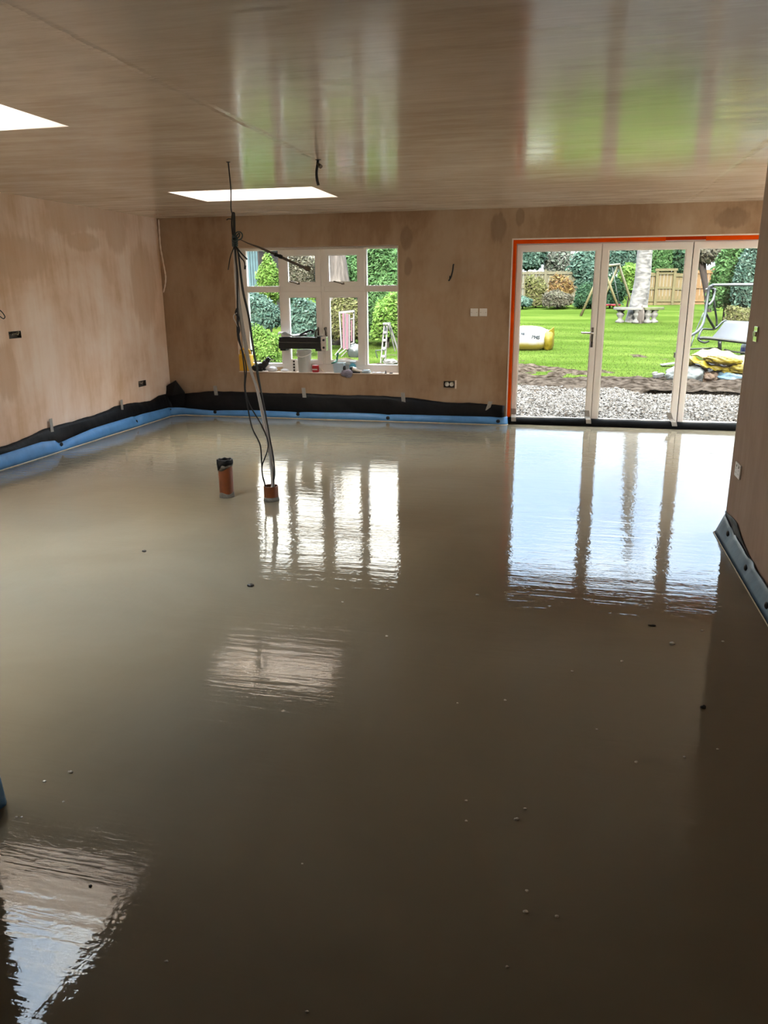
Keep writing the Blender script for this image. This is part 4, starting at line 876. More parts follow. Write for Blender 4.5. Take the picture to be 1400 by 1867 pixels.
for k, (x0, x1, yt, yb, Y, mt) in enumerate(((1298, 1356, 428, 592, 27.5, 'mid'), (1334, 1400, 415, 592, 26.5, 'blue'), (1385, 1460, 405, 600, 26, 'mid'), (1450, 1540, 410, 610, 25, 'dark'))):
    plant('hedge_bush', hl[k], x0, x1, yt, yb, Y, 5600, .13, mt, 'hedge', group='hedge beside the lawn')
plant('low_shrub', 'yellow green low bush at the foot of the tall hedge', 1322, 1392, 556, 596, 24.5, 2600, .08, 'olive', group=tb)
# dark forked sapling before the fence
Ys = 31.5; t = empty('sapling', at(1291, 568, Ys)*np.array([1, 1, 0])+np.array([0, 0, float(g(Ys))]), 'dark forked young tree in front of the timber fence', 'tree', tb)
MB().tube(smooth([at(x, y, Ys) for x, y in ((1291,575),(1290,545),(1286,520),(1281,498),(1277,475),(1276,440))]), np.linspace(.13, .07, 26), 9).build('trunk', M['bark'], t, smooth=True)
MB().tube(smooth([at(x, y, Ys+.1) for x, y in ((1288,525),(1285,500),(1284,470),(1287,440))]), np.linspace(.08, .05, 16), 8).build('branch', M['bark'], t, smooth=True)
c = at(1288, 462, Ys); o = leaves(c, (.7, .6, .55), 900, .11, 77, 2).build('foliage', GR['twig'], t); o['kind'] = 'stuff'
# pale birch
tb_ = gp(1163, 588); Yb = tb_[1]
def birch_mat():
    m, t, b = base('birch_bark'); n = t.nodes.new; l = t.links.new; tc_ = n('ShaderNodeTexCoord'); mp = n('ShaderNodeMapping'); mp.inputs['Scale'].default_value = (2.0, 2.0, 6.5); l(tc_.outputs['Object'], mp.inputs[0])
    q = n('ShaderNodeTexNoise'); q.inputs['Scale'].default_value = 1.2; q.inputs['Detail'].default_value = 5; q.inputs['Distortion'].default_value = 1.2; l(mp.outputs[0], q.inputs[0])
    r = n('ShaderNodeValToRGB'); e = r.color_ramp.elements; e.new(.5)
    for i, (p_, c_) in enumerate(((.36, (.020, .017, .015)), (.46, (.07, .065, .06)), (.6, (.15, .14, .13)))): e[i].position = p_; e[i].color = (*sc_(c_), 1)
    l(q.outputs[0], r.inputs[0]); l(r.outputs[0], b.inputs['Base Color']); b.inputs['Roughness'].default_value = .8; return m
t = empty('birch_tree', (tb_[0], Yb, float(g(Yb))), 'large pale barked tree ringed by the curved bench', 'tree')
pts = [tb_+np.array([0, .25, -.1])]+[at(x, y, Yb+.25) for x, y in ((1163,574),(1164,555),(1170,520),(1173,490),(1176,455))]
z_ = pts[-1]; pts += [z_+np.array([.1, 0, 1.6]), z_+np.array([.15, .1, 3.4]), z_+np.array([.3, 0, 5.2])]
P_ = smooth(pts, 6); MB().tube(P_, np.interp(np.arange(len(P_)), [0, 6, 12, 20, 32, 40, 48], [.42, .36, .29, .25, .235, .19, .10]), 16).build('trunk', birch_mat(), t, smooth=True)
for k in range(7):
    a_ = k*2.3; s_ = z_+np.array([.1, 0, 1.0+k*.55]); MB().tube(smooth([s_, s_+np.array([math.cos(a_)*.7, math.sin(a_)*.7, .5]), s_+np.array([math.cos(a_)*1.3, math.sin(a_)*1.3, 1.3])]), np.linspace(.07, .02, 11), 7).build('branch', M['bark_grey'], t, smooth=True)
# curved stone bench round it
M['stone'] = PO('pale_stone', (.16, .155, .145), .8, var=.15, scale=8, bump=.2); M['stone_moss'] = PO('mossy_stone', (.095, .10, .05), .8, var=.3, scale=8, bump=.2)
zb = float(g(Yb)); t = empty('tree_bench', (tb_[0], Yb+.25, zb), 'curved stone bench on scrolled feet around the pale tree', 'bench')
def sector(a0, a1, r0, r1, z0, z1):
    G = MB(); n = 12; A = [[(tb_[0]+r*math.cos(a), Yb+.25+r*math.sin(a)*.8, zb+z) for (r, z) in ((r0, z0), (r1, z0), (r1, z1), (r0, z1))] for a in np.linspace(a0, a1, n)]
    A = np.array(A); G.grid(A, True); k = (n-1)*4; G.f += [(0, 1, 2, 3), (k+3, k+2, k+1, k)]; return G
sector(math.pi*1.03, math.pi*1.53, .42, .80, .40, .48).build('seat_slab', M['stone'], t, bevel=.01)
sector(math.pi*1.56, math.pi*1.97, .42, .80, .40, .48).build('seat_slab', M['stone_moss'], t, bevel=.01)
for px in (1131, 1160, 1180, 1192):
    x = at(px, 585, Yb-.2)[0]; dxx = x-tb_[0]; yy = Yb+.25-math.sqrt(max(.02, .62**2-min(.6, abs(dxx))**2))*.8
    MB().lathe([(.13, 0), (.13, .06), (.07, .10), (.055, .15), (.10, .22), (.115, .28), (.07, .34), (.12, .38), (.12, .40)], (x, yy, zb-.01), 14, wob=lambda i, a, r, z: (r*(1+.12*math.cos(4*a)), z)).build('scrolled_foot', M['stone'], t, smooth=True)
MB().blob((at(1168, 582, Yb-.3)[0], Yb-.30, zb+.2), (.09, .08, .28), 41, .25, 3).build('carved_front', M['bark_grey'], t, smooth=True)
# swing set
M['pale_wood'] = PO('pale_green_timber', (.13, .115, .055), .6, var=.15); M['rope'] = PO('grey_rope', (.10, .11, .11), .6)
t0 = gp(1058.5, 576); Y1 = t0[1]; Y2 = Y1+2.4
t = empty('swing_set', (at(1095, 575, Y1)[0], Y1+1, float(g(Y1+1))), 'pale timber frame swing set with a red seat', 'swing')
ap1 = at(1099, 486, Y1); ap2 = at(1128, 482.5, Y2)
def leg(a, b): MB().tube([a, b], .045, 8).build('leg', M['pale_wood'], t, smooth=True)
leg(ap1, t0); f2 = at(1124, 553, Y1+.3); f2[2] = max(f2[2], float(g(Y1))); f2 = ap1+(f2-ap1)*((ap1[2]-float(g(Y1))+.03)/(ap1[2]-f2[2])) if ap1[2]-f2[2] > .1 else f2; leg(ap1, f2)
for (px, py) in ((1151.5, 553), (1105, 534)):
    q = at(px, py, Y2); q = ap2+(q-ap2)*((ap2[2]-float(g(Y2))+.03)/(ap2[2]-q[2])); leg(ap2, q)
MB().tube([ap1-(ap2-ap1)*.06, ap2+(ap2-ap1)*.04], .05, 8).build('crossbar', M['pale_wood'], t, smooth=True)
seat = at(1114, 556, Y1+1.0); s_ = MB().box(seat-np.array([.33, .12, .03]), seat+np.array([.33, .12, .03])).build('swing_seat', PO('red_seat', (.16, .006, .012), .4), t, bevel=.01)
for k, (fx, ft_) in enumerate(((-.28, .25), (.28, .55))):
    q = ap1+(ap2-ap1)*ft_; MB().tube([q, seat+np.array([fx, 0, .03])], .012, 6).build('rope', M['rope'], t, smooth=True)
# ------------------------------------------------------------------ fences
M['fence_new'] = PO('new_timber', (.125, .092, .042), .7, var=.2, scale=5, stretch=(4, 4, .5)); M['fence_old'] = PO('weathered_timber', (.105, .095, .060), .8, var=.2, scale=5, stretch=(4, 4, .5)); M['fence_orange'] = PO('orange_timber', (.15, .085, .035), .7, var=.2, scale=5, stretch=(4, 4, .5))
M['fence_frame'] = PO('green_treated_timber', (.10, .085, .038), .7, var=.2)
def fence(x0, x1, Y, zt_, label, mat, posts, frame):
    zg = float(g(Y))-.05; t = empty('timber_fence', ((x0+x1)/2, Y, zg), label, 'fence'); w = .145; n = max(1, int(round((x1-x0)/w))); w = (x1-x0)/n
    proto = None
    for k in range(n):
        xa_ = x0+k*w
        if proto is None: proto = MB().box((xa_+.004, Y+.0, zg+.12), (xa_+w-.004, Y+.022, zt_)).build('board', mat, t, bevel=0)
        else:
            c = proto.copy(); COL.objects.link(c); c.parent = t; c.location = (proto.location.x+k*w, proto.location.y+.006*(k % 2), proto.location.z-.012*((k*7) % 3))
    for z_ in (zg+.22, (zg+zt_)/2+.03, zt_-.10): MB().box((x0, Y-.05, z_-.045), (x1, Y-.004, z_+.045)).build('rail', frame, t)
    MB().box((x0, Y-.03, zg+.0), (x1, Y+.03, zg+.14)).build('gravel_board', mat, t)
    for xp in posts: MB().box((xp-.055, Y-.10, zg-.1), (xp+.055, Y-.01, zt_+.06)).build('post', frame, t)
    return t
Yf = 36.5
xa, xb = at(925, 520, Yf+1.2)[0], at(1064, 520, Yf+1.2)[0]
fence(xa, xb, Yf+1.2, at(1000, 494, Yf+1.2)[2], 'weathered fence behind the olive and rusty shrubs', M['fence_old'], [xa, (xa+xb)/2, xb], M['fence_old'])
x = [at(p_, 525, Yf)[0] for p_ in (1181, 1196, 1227.5, 1262, 1297)]
fence(x[0], x[1], Yf, at(1190, 497, Yf)[2], 'short timber fence bay beside the pale tree trunk', M['fence_new'], [], M['fence_frame'])
t = fence(x[1], x[2], Yf-.06, at(1210, 494, Yf)[2], 'framed timber fence bay with green edged posts', M['fence_new'], [x[1], x[2]], M['fence_frame'])
MB().box((x[1]-.1, Yf-.18, at(1210, 494, Yf)[2]), (x[2]+.1, Yf+.02, at(1210, 491, Yf)[2]+.03)).build('top_rail', M['fence_frame'], t)
fence(x[2]+.07, x[3], Yf, at(1240, 498, Yf)[2], 'timber fence bay seen beside the dark door gap', M['fence_new'], [], M['fence_frame'])
fence(x[3], x[4], Yf-.02, at(1285, 492, Yf)[2], 'orange tinted timber fence bay behind the dark sapling', M['fence_orange'], [x[3], x[4]], M['fence_orange'])
# ------------------------------------------------------------------ garden hammock seat
M['steel'] = PO('grey_painted_steel', (.045, .052, .058), .35, .3, var=.1); M['steel_lit'] = PO('lit_grey_steel', (.11, .118, .125), .3, .3, var=.08); M['sling'] = PO('charcoal_sling', (.040, .044, .052), .6, var=.1, scale=60); M['steel_dark'] = PO('black_steel', (.008, .010, .010), .35)  # tubes catching light get a paler copy of the grey steel
Ya, Yz = 18.3, 19.6
t = empty('garden_hammock', (at(1340, 640, 19)[0], 19, float(g(19))), 'grey tubular garden swing seat with a tilted charcoal sling', 'garden seat')
def T(pts, r, name, mat, n=5): return MB().tube(smooth([at(x, y, Y) for x, y, Y in pts], n), r, 9).build(name, M[mat], t, smooth=True)
T([(1240,628,Ya-.1),(1258,613,Ya),(1272,604,Ya+.1),(1281,591,Ya+.3),(1285.5,572,Ya+.5),(1288,555,Ya+.6),(1291,535,Ya+.65),(1293,524,Ya+.65),(1299,520.5,Ya+.65),(1306,519.5,Ya+.65),(1380,519.5,Ya+.65),(1440,519.5,Ya+.65)], .030, 'front_frame', 'steel')
T([(1286,528,Ya+.7),(1296,525,Ya+.7),(1302,521,Ya+.7),(1308,519,Ya+.72),(1378,518,Ya+.72)], .022, 'top_bar', 'steel_lit')
T([(1287,572,Ya+.5),(1294,585,Yz-.5),(1302,598,Yz-.3)], .028, 'brace', 'steel_dark', 3)
T([(1300,526,Ya+.8),(1300.5,537,Ya+.9),(1303,560,Yz-.4),(1306,580,Yz-.3),(1306.5,594,Yz-.3)], .022, 'rear_leg', 'steel_dark')
T([(1292,556,Ya+.65),(1299,548,Ya+.75),(1302,538,Ya+.85),(1304,526,Ya+.9)], .022, 'brace', 'steel_lit')
q0, q1, q2, q3 = at(1296, 617, Ya), at(1366, 625, Ya), at(1372, 587, Yz), at(1322, 585, Yz); qe = at(1420, 631, Ya); qf = at(1430, 590, Yz)
MB().sheet(np.array([[q0*(1-u)+q3*u+np.array([0, 0, -.03*math.sin(u*3.14)]), qe*(1-u)+qf*u+np.array([0, 0, -.03*math.sin(u*3.14)])] for u in np.linspace(0, 1, 8)]), (0, 0, .012)).build('sling', M['sling'], t, smooth=True)
MB().tube(smooth([at(1272,616.5,Ya-.02), q0, q1, qe], 4), .036, 9).build('seat_bar', M['steel_dark'], t, smooth=True)
T([(1273,616,Ya),(1275,610,Ya+.1),(1279,602,Ya+.5),(1283,600,Ya+.7),(1300,600.5,Yz-.3),(1308,596,Yz-.2),(1316,588,Yz-.1),(1323,584,Yz)], .022, 'armrest', 'steel_dark')
T([(1272,616,Ya),(1275,621,Ya-.05),(1284,624.5,Ya-.05),(1292,622,Ya-.02)], .022, 'armrest', 'steel_dark')
T([(1312,622,Ya),(1312,640,Ya+.05)], .04, 'seat_post', 'steel_dark', 3)
q = gp(1258, 636.5); MB().tube([at(1248,637,Ya+.2), at(1311,634.5,Ya+.2)], .018, 8).build('base_bar', M['steel_dark'], t, smooth=True)
T([(1320,637,Ya+.3),(1345,642,Ya+.3),(1420,644,Ya+.3)], .018, 'base_bar', 'steel_dark')
T([(1283,570,Ya+1.2),(1270,600,Ya+1.2),(1259,632,Ya+1.0)], .014, 'rear_leg', 'steel_lit', 3)
rl = [at(1440,519.5,Ya+.65), at(1447,545,Ya+.6), at(1452,590,Ya+.3), at(1470,640,Ya)]
MB().tube(smooth(rl), .03, 9).build('front_frame', M['steel'], t, smooth=True)
# ------------------------------------------------------------------ merchants' bag on the lawn
from mathutils.bvhtree import BVHTree
def two_tone(name, top, low, zsplit, soft=.08):
    m, t_, b = base(name); n = t_.nodes.new; l = t_.links.new; ge = n('ShaderNodeTexCoord'); sp = n('ShaderNodeSeparateXYZ'); l(ge.outputs['Object'], sp.inputs[0])
    q = n('ShaderNodeTexNoise'); q.inputs['Scale'].default_value = 5; l(ge.outputs['Object'], q.inputs[0])
    a_ = n('ShaderNodeMath'); a_.operation = 'MULTIPLY_ADD'; l(q.outputs[0], a_.inputs[0]); a_.inputs[1].default_value = .16; l(sp.outputs[2], a_.inputs[2])
    mr_ = n('ShaderNodeMapRange'); mr_.inputs['From Min'].default_value = zsplit; mr_.inputs['From Max'].default_value = zsplit+soft; l(a_.outputs[0], mr_.inputs[0])
    mx = n('ShaderNodeMix'); mx.data_type = 'RGBA'; l(mr_.outputs[0], mx.inputs[0]); mx.inputs[6].default_value = (*sc_(low), 1); mx.inputs[7].default_value = (*sc_(top), 1); l(mx.outputs[2], b.inputs['Base Color']); b.inputs['Roughness'].default_value = .5; return m
bq = gp(975, 641); Yb2 = bq[1]+.45; zb = float(g(Yb2)); PX = 1/abs(at(976, 620, Yb2)[0]-at(975, 620, Yb2)[0])
M['bag_yellow'] = PO('yellow_woven', (.135, .105, .006), .55, var=.2, scale=7, bump=.4, bscale=6); M['ink'] = PO('dark_ink', (.010, .016, .022), .6)
t = empty('bulk_bag', (at(965, 640, Yb2)[0], Yb2, zb), 'white and yellow printed bulk bag slumped on the lawn', 'bag')
cx_ = at(960, 620, Yb2)[0]; hgt = (641-600)/PX; 
G = MB().blob((cx_, Yb2, zb+hgt*.46), (42/PX, .5, hgt*.55), 51, .035, 2, .75, zmin=zb-.02, nu=48, nv=28); bagV = np.vstack(G.v); bagF = G.f
G.build('sack', two_tone('bag_white_yellow', (.22, .21, .19), (.135, .105, .006), .22), t, smooth=True)
ex = at(1001, 620, Yb2)[0]
G = MB().blob((ex-.02, Yb2-.1, zb+hgt*.40), (10/PX, .32, hgt*.44), 53, .10, 2.5, .8, zmin=zb-.02); G.build('yellow_flap', M['bag_yellow'], t, smooth=True)
G = MB(); e3 = [at(998, 605, Yb2-.3), at(1010, 596, Yb2-.25), at(1011, 612, Yb2-.2), at(999, 616, Yb2-.3)]; G.add(e3+[p_+np.array([0, .06, 0]) for p_ in e3], [(0,1,2,3), (7,6,5,4), (0,4,5,1), (1,5,6,2), (2,6,7,3), (3,7,4,0)]); G.build('ear', M['bag_yellow'], t, bevel=.01)
bv = BVHTree.FromPolygons([tuple(v) for v in bagV], bagF)
def print_on(txt, px, py, hpx, parent, rot=-.1):
    cu = bpy.data.curves.new('mark', 'FONT'); cu.body = txt; cu.size = hpx/PX*1.4; cu.align_x = 'CENTER'; cu.align_y = 'CENTER'; cu.offset = .006
    o = bpy.data.objects.new('mark', cu); COL.objects.link(o); bpy.context.view_layer.update()
    me = o.evaluated_get(bpy.context.evaluated_depsgraph_get()).to_mesh(); V = np.array([v.co[:] for v in me.vertices]); Fs = [tuple(p_.vertices) for p_ in me.polygons]
    bpy.data.objects.remove(o); c = at(px, py, Yb2); out = []
    for v in V:
        x = c[0]+v[0]*math.cos(rot)-v[1]*math.sin(rot); z = c[2]+v[0]*math.sin(rot)+v[1]*math.cos(rot)
        h_ = bv.ray_cast(Vector((x, Yb2-3, z)), Vector((0, 1, 0))); y = h_[0].y-.012 if h_[0] else Yb2-.5; out.append((x, y, z))
    return MB().add(out, Fs).build('printed_mark', M['ink'], parent)
print_on('PMS', 978, 613, 6, t); print_on('MS', 955, 607, 4, t)
# ------------------------------------------------------------------ rubbish heap by the gravel
hq = gp(1310, 700); Yh = hq[1]+.1; zh = float(g(Yh)); PXH = 1/abs(at(1311, 680, Yh)[0]-at(1310, 680, Yh)[0])
def hx_(px): return at(px, 690, Yh)[0]
def hz_(py): return at(1310, py, Yh)[2]
M['yellow_sheet'] = PO('yellow_sheeting', (.17, .125, .006), .5, var=.25, scale=4, bump=.6, bscale=5); M['yellow_lit'] = PO('lit_yellow_sheeting', (.23, .20, .075), .5, var=.2, scale=5, bump=.5, bscale=6)  # the paler copy holds the sunlit top of the sheeting in its colour
def heap(name, label, x0, x1, yt, yb, dy, ry, mat, seed, amp=.16, freq=2.6, boxy=.9, cat='bag', tilt=0):
    xa_, xb_ = hx_(x0), hx_(x1); za, zb_ = hz_(yb), hz_(yt)
    G = MB().blob(((xa_+xb_)/2, Yh+dy, (za+zb_)/2), ((xb_-xa_)/2, ry, (zb_-za)/2), seed, amp, freq, boxy, zmin=zh-.03 if yb > 690 else None, nu=44, nv=24)
    if tilt:
        V = G.v[0]; V[:, 2] += (V[:, 0]-(xa_+xb_)/2)*tilt
    return tag(G.build(name, mat, smooth=True), label, cat)
def fold(name, label, rows_px, mat, seed, dys):
    """crumpled sheet hung through pixel rows"""
    A = []; R_ = np.random.default_rng(seed)
    for row, dy in zip(rows_px, dys):
        q = smooth([at(x, y, Yh+dy) for x, y in row], 6); A.append(q)
    A = np.array(A); k = np.array([smooth(A[:, j], 4) for j in range(A.shape[1])]).transpose(1, 0, 2)
    u = np.arange(k.shape[1])[None, :]; v = np.arange(k.shape[0])[:, None]
    k[..., 1] += .05*np.sin(u*.8+v*.5+seed)*np.sin(v*.9); k[..., 2] += .018*np.sin(u*1.1+v*.7+seed)
    return tag(MB().sheet(k, (0, .012, -.012)).build(name, mat, smooth=True), label, 'sheeting')
heap('rubble_sack', 'white sack with a green patch beside the door post at the heap', 1216, 1282, 669, 702, .0, .3, PO('white_sack', (.15, .16, .15), .5, var=.25, scale=4, bump=.4, bscale=8), 61)
heap('green_sack', 'dark green sack tucked behind the white sack', 1256, 1284, 668, 690, .25, .2, PO('green_sack_cloth', (.02, .055, .042), .5, var=.3, scale=5), 62)
heap('brown_sack', 'crumpled brown paper sack between white and blue bags', 1276, 1310, 680, 703, -.05, .2, PO('brown_paper', (.10, .062, .038), .7, var=.45, scale=9, bump=.6, bscale=12), 63, .25, 4)
heap('blue_bag', 'blue and clear plastic bag of rubbish on the gravel edge', 1302, 1368, 678, 707, -.05, .3, PO('blue_clear_plastic', (.085, .14, .175), .25, var=.6, scale=5, bump=.8, bscale=9), 64, .2, 4)
heap('grey_bag', 'grey plastic bag under the yellow sheeting', 1290, 1340, 672, 694, .2, .25, PO('grey_plastic', (.06, .065, .075), .35, var=.4, scale=8), 65, .2, 4)
heap('dark_bag', 'dark bag base beneath the heap of sacks', 1250, 1420, 665, 702, .45, .3, PO('dark_plastic', (.02, .02, .02), .5), 66, .1)
fold('yellow_sheet', 'yellow sheeting with its sunlit top coloured pale, crumpled over the rubbish heap', [[(1262,646),(1285,637),(1312,637),(1340,645),(1375,652),(1420,655)], [(1260,647),(1284,646),(1310,651),(1338,656),(1372,661),(1420,662)], [(1284,653),(1296,658),(1315,663),(1338,664),(1370,667),(1420,668)]], M['yellow_lit'], 3, (.45, .1, -.02))
fold('yellow_sheet', 'deep yellow sheeting with a loose front lip on the heap', [[(1256,648),(1278,655),(1300,664),(1325,666),(1350,664),(1420,666)], [(1256,654),(1280,664),(1302,671),(1326,674),(1346,676),(1420,678)], [(1262,658),(1284,669),(1304,674),(1322,679),(1334,685),(1420,682)]], M['yellow_sheet'], 5, (.05, -.12, -.16))
heap('yellow_roll', 'bunched yellow fold in the middle of the heap', 1284, 1345, 650, 664, .02, .2, M['yellow_sheet'], 68, .2, 3.5, cat='sheeting', tilt=-.06)
heap('yellow_corner', 'bright yellow gathered corner at the pier end of the heap', 1330, 1400, 662, 682, -.1, .15, M['yellow_sheet'], 69, .2, 4, cat='sheeting')
heap('yellow_skirt', 'yellow sack corner hanging behind the door post', 1246, 1266, 652, 672, .2, .2, M['bag_yellow'], 70, .15)
def chip(px, py, s3, label, mat, name='rubble_piece', cat='rubble', rz=.4):
    p_ = gp(px, py); c_, s_ = math.cos(rz), math.sin(rz)
    return tag(MB().box((-s3[0], -s3[1], 0), (s3[0], s3[1], s3[2]), lambda V: np.stack([V[:, 0]*c_-V[:, 1]*s_, V[:, 0]*s_+V[:, 1]*c_, V[:, 2]+V[:, 0]*.15], 1)+p_+np.array([0, 0, .06])).build(name, mat, bevel=.012), label, cat)
M['rubble'] = PO('pale_rubble', (.12, .115, .11), .8, var=.3, scale=12)
chip(1200, 694, (.09, .06, .07), 'broken pale block on the soil beside the door post', M['rubble']); chip(1193, 689, (.05, .04, .05), 'smaller pale lump behind the broken block', M['rubble'], rz=1)
chip(1218, 693, (.14, .02, .03), 'pale timber batten lying on the soil', M['fence_new'], 'timber_batten', 'batten', -.1)
chip(1222, 669, (.2, .12, .02), 'pale green flat board lying at the lawn edge', PO('pale_green_board', (.09, .125, .105), .6), 'flat_board', 'board', .1)
chip(1272, 701, (.05, .03, .035), 'pale rubble lump at the foot of the white sack', M['rubble']); chip(1230, 657, (.03, .02, .12), 'small dark stump on the lawn beside the door post', M['bark'], 'stump', 'stump')
q = gp(1354, 646); t = empty('water_bottle', q, 'small blue labelled bottle standing behind the yellow sheeting', 'bottle')
MB().lathe([(.06, 0), (.06, .2), (.03, .26), (.022, .27), (.022, .3), (0, .3)], q, 14).build('bottle_body', PO('bottle_clear', (.13, .15, .16), .2), t, smooth=True); MB().lathe([(.062, .06), (.062, .16)], q, 14).build('label_band', PO('blue_band', (.01, .02, .12), .5), t)
q = gp(1366, 644); tag(MB().lathe([(.07, 0), (.08, .2), (.05, .25), (0, .25)], q, 14).build('clear_jar', PO('jar_clear', (.12, .14, .14), .2), smooth=True), 'pale jar beside the blue labelled bottle', 'jar')

# ------------------------------------------------------------------ seen through the window
wg = 'shrubs outside the window'
plant('hedge_bush', 'dark backing hedge behind the window shrubs on the shed side', 425, 560, 452, 640, 29, 5000, .17, 'dark', 'hedge', group=wg)
plant('hedge_bush', 'dark backing hedge behind the window shrubs on the ladder side', 540, 770, 432, 640, 29.5, 6500, .17, 'mid', 'hedge', group=wg)
plant('conifer', 'lime green conifer in the top corner pane beside the shed', 473, 511, 452, 560, 21, 3200, .085, 'lime', 'conifer', group=wg)
plant('bare_shrub', 'brown twiggy shrub behind the stiff cable in the window', 516, 582, 455, 540, 25, 3600, .10, 'twig', group=wg)
plant('ivy_bush', 'green bush beside the thick trunk in the window', 626, 680, 440, 535, 24, 2600, .10, 'mid', group=wg)
plant('laurel_bush', 'tall bright laurel behind the white stepladder, upper part lit', 640, 765, 428, 636, 21.5, 6500, .12, 'mid', group=wg)
plant('laurel_bush', 'lighter laurel spray in front of the tall laurel', 672, 740, 530, 634, 20.6, 2600, .12, 'lime', group=wg)
plant('grey_bush', 'grey blue loose bush in the lower pane beside the cables', 440, 515, 530, 612, 19.5, 2800, .09, 'blue', group=wg)
plant('golden_bush', 'yellow green low bush above the yellow container', 446, 516, 592, 668, 17, 3000, .07, 'lime', group=wg)
plant('laurel_bush', 'blue green laurel above the black tool case', 518, 592, 532, 640, 18.8, 4200, .095, 'blue', group=wg)
plant('golden_bush', 'yellow green bush behind the pink folding frame', 594, 664, 528, 640, 20.2, 4200, .09, 'olive', group=wg)
Ytk = 21.2; zt_ = float(g(Ytk)); b_ = at(620, 560, Ytk)
t = empty('tree', (b_[0], Ytk, zt_), 'thick grey brown leaning trunk in the top pane of the window', 'tree')
P_ = smooth([(b_[0], Ytk, zt_-.1), at(619, 540, Ytk), at(618, 505, Ytk), at(615, 465, Ytk), at(612, 440, Ytk), at(606, 400, Ytk), at(598, 340, Ytk)], 5)
MB().tube(P_, np.interp(np.arange(len(P_)), [0, 5, 10, 15, 20, 30], [.42, .33, .27, .22, .20, .13]), 16).build('trunk', M['bark_grey'], t, smooth=True)
for k, (x, y) in enumerate(((585, 350), (632, 330), (610, 300))): MB().tube(smooth([P_[-3], (P_[-3]+at(x, y+40, Ytk))/2, at(x, y, Ytk)]), np.linspace(.10, .04, 11), 8).build('branch', M['bark_grey'], t, smooth=True)
# shed
Ysd = 24.5; xa, xb = at(428, 490, Ysd)[0], at(472, 490, Ysd)[0]; zg = float(g(Ysd)); zt_ = at(450, 448, Ysd)[2]
t = empty('garden_shed', ((xa+xb)/2, Ysd, zg), 'blue boarded garden shed in the top corner pane', 'shed')
MB().box((xa, Ysd+.03, zg), (xb, Ysd+1.8, zt_)).build('carcass', PO('dark_brown_boards', (.04, .03, .026), .8, var=.3), t)
M['shed_blue'] = PO('blue_boards', (.055, .10, .115), .7, var=.15, scale=6)
nbd = 9; w_ = (xb-xa-.02)/nbd
for k in range(nbd): MB().box((xa+k*w_+.008, Ysd-.0, zg+.05), (xa+(k+1)*w_-.008, Ysd+.03, zt_-.03)).build('board', M['shed_blue'] if k > 4 else M['bark_grey'], t)
MB().box((xa-.12, Ysd-.15, zt_-.02), (xb+.12, Ysd+1.95, zt_+.08)).build('roof', PO('felt_roof', (.09, .10, .105), .8), t, bevel=.01)
# pink folding frame
q = gp(634, 652); Yp = q[1]; zp = float(g(Yp)); M['pink'] = PO('pink_paint', (.17, .085, .11), .5, var=.08); M['white_paint'] = PO('white_paint', (.19, .18, .18), .5, var=.06)
t = empty('folding_frame', (q[0], Yp, zp), 'pink slatted white folding frame stood upright outside the window', 'folding frame')
def B(p_, q_, w, h, name, mat, dy=0, dy2=None): MB().bar(at(*p_, Yp+dy), at(*q_, Yp+(dy if dy2 is None else dy2)), w, h, (0, 1, 0)).build(name, M[mat], t)
B((619,571),(623,634),.030,.05,'rail','white_paint'); B((626,571),(627,636),.05,.03,'slat','pink'); B((633,572),(633,637),.05,.03,'slat','pink',-.03)
B((630,571),(630,636),.018,.05,'rail','white_paint',.02); B((637,573),(637,636),.024,.05,'rail','white_paint'); B((641,584),(641,622),.03,.03,'slat','pink',.05); B((645,568),(645,624),.03,.05,'rail','white_paint',.1)
B((618,570),(646,567),.05,.06,'crosspiece','white_paint',.05); B((636,582),(646,580),.03,.04,'crosspiece','white_paint',.08); B((634,629),(646,624),.03,.04,'crosspiece','white_paint',.08)
B((623,633),(611,647),.026,.04,'leg','white_paint'); B((631,635),(613,649.5),.026,.04,'leg','white_paint'); B((636,636),(622,650),.022,.04,'leg','white_paint',.05)
tag(MB().blob(gp(645, 652)+np.array([0, .1, .14]), (.18, .16, .18), 88, .08, 2.5).build('clear_sack', PO('clear_sack_plastic', (.10, .115, .11), .25, var=.3, scale=6, trans=.5), smooth=True), 'clear plastic sack at the foot of the pink folding frame', 'sack')
# white step ladder and wire stool
q = gp(697, 663); Yl = q[1]; t = empty('step_ladder', (q[0], Yl, float(g(Yl))), 'white step ladder splayed open on the soil outside the window', 'ladder')
def B2(p_, q_, w, h, name, mat='white_paint', dy=0, dy2=None): return MB().bar(at(*p_, Yl+dy), at(*q_, Yl+(dy if dy2 is None else dy2)), w, h, (0, 1, 0)).build(name, M[mat], t)
B2((701,591),(694,664),.03,.05,'stile'); B2((706,591),(702,664),.03,.05,'stile')
for k, u in enumerate((.2, .4, .6, .8)): B2((701-7*u,591+73*u),(706-4*u,591+73*u),.05,.10,'tread','white_paint',-.02)
B2((699,590),(711,590),.04,.14,'top_plate'); B2((710,591),(726,640),.03,.04,'back_leg','white_paint',.3,.6); B2((708,592),(720,640),.02,.03,'back_leg','white_paint',.35,.8)
MB().bar(at(703.5,597,Yl-.06), at(700.5,610,Yl-.06), .05, .01, (0, 1, 0)).build('dark_panel', M['steel'], t)
q = gp(690, 656); Yw = q[1]-.2
t = empty('wire_stand', q, 'thin bent metal stand beside the white step ladder', 'stand')
MB().tube(smooth([at(x, y, Yw) for x, y in ((688,653),(685,640),(689,639),(701,638.5),(702,642),(700,652),(697,660))], 5), .012, 7).build('bent_tube', M['steel'], t, smooth=True)
MB().tube(smooth([at(x, y, Yw+.2) for x, y in ((697,660),(703,659),(704,662))], 4), .012, 7).build('foot', M['steel'], t, smooth=True)
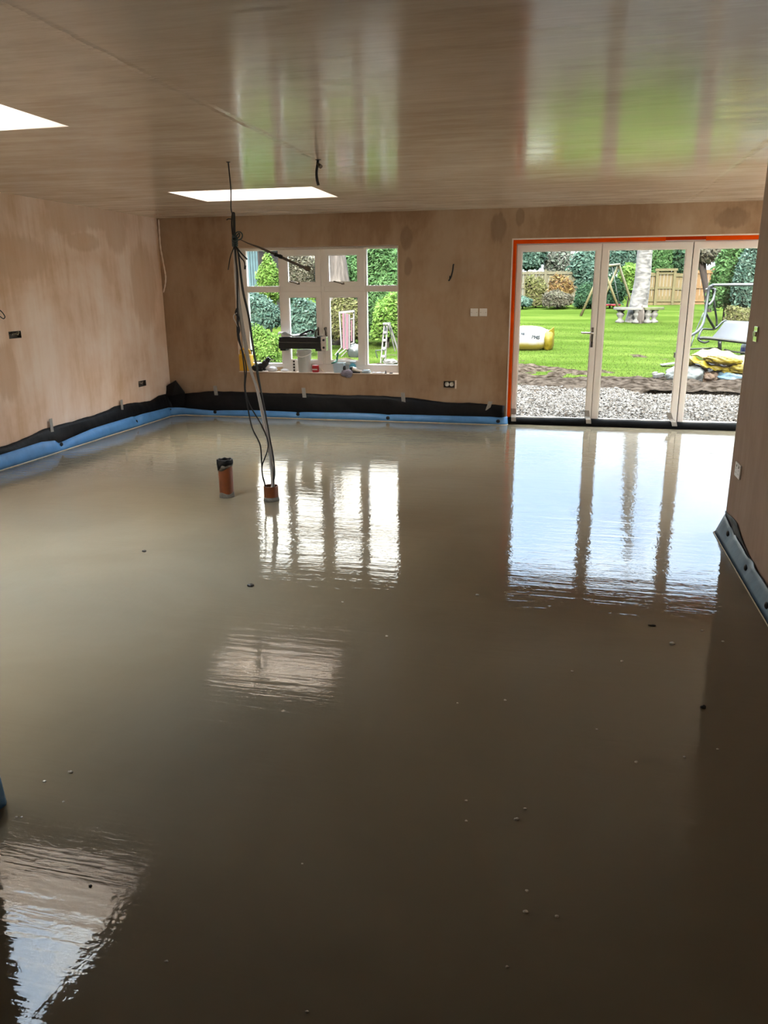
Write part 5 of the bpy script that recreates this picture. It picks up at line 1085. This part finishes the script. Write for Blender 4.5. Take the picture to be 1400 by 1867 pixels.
q = gp(712, 663); tag(MB().blob(q+np.array([0, 0, .04]), (.16, .1, .06), 91, .2, 3).build('rubble_piece', M['rubble']), 'pale rubble lump beside the step ladder foot', 'rubble')

# ------------------------------------------------------------------ crumbs on the wet screed
M['crumb'] = P('glint_crumb', (.85, .80, .70), .2, var=.1); M['dark_crumb'] = P('dark_crumb', (.02, .017, .014), .5)  # bright glints of the pale specks are put into their base colour
def crumb(px, py, r, mat, name, label, group=None, st=(1, .7, .5), seed=1):
    c = on(px, py, 2, 0); return tag(MB().blob(c+np.array([0, 0, r*st[2]*.5]), (r*st[0], r*st[1], r*st[2]), seed, .3, 2, nu=10, nv=7).build(name, mat, smooth=False), label, 'debris', group)
crumb(263, 1006, .012, M['dark_crumb'], 'dark_crumb', 'small dark crumb far out on the pink wall side of the screed', st=(1, .6, .6))
crumb(457, 1069, .013, M['dark_crumb'], 'dark_crumb', 'dark twisted scrap below the window reflection on the screed', st=(1.2, .9, .7))
crumb(1189, 1141, .015, M['dark_crumb'], 'dark_sliver', 'thin dark sliver just below the door reflection', st=(1, .25, .3))
crumb(1282, 1291, .008, M['dark_crumb'], 'stone_chip', 'largest dark chip on the screed near the pier', st=(1.1, .8, .9))
crumb(942, 1495, .006, M['crumb'], 'stone_chip', 'largest pale chip in the middle of the dark foreground screed', st=(1.1, .7, .8))
crumb(129, 1409, .006, M['crumb'], 'stone_chip', 'pale chip nearest the blue edging end at the picture edge', st=(1.3, .6, .8))
crumb(165, 1616, .004, M['dark_crumb'], 'dark_crumb', 'dark crumb inside the rooflight reflection on the near screed', st=(1, .7, .8))
def where(x, y):
    if y < 1250: return 'tiny pale speck on the screed just below the door and window reflections', 'specks below the reflections'
    if x < 400: return 'tiny pale speck around the rooflight reflection on the near screed', 'specks round the rooflight reflection'
    if x > 1100: return 'tiny pale speck on the dark screed towards the pier', 'specks towards the pier'
    return 'tiny pale speck on the dark middle of the near screed', 'specks in the dark middle of the screed'
for k, (x, y, r) in enumerate([(957,1475,.005),(850,1460,.004),(850,1497,.004),(961,1625,.005),(958,1663,.006),(1015,1671,.005),(925,1763,.004),(81,1425,.005),(1248,1381,.005),(1160,1390,.006),(1225,1174,.010),(1308,1366,.004),(560,1845,.004),(303,1753,.004),(1134,1206,.006),(1043,1224,.005),(921,1277,.005),(834,1282,.004),(705,1160,.006),(625,1098,.006),(870,1085,.008),(551,1575,.003),(116,1462,.004),(30,1490,.004),(40,1490,.004),(1318,1170,.006),(1280,1150,.006),(1088,1330,.004)]):
    crumb(x, y, r, M['crumb'], 'pale_speck', *where(x, y), seed=k)
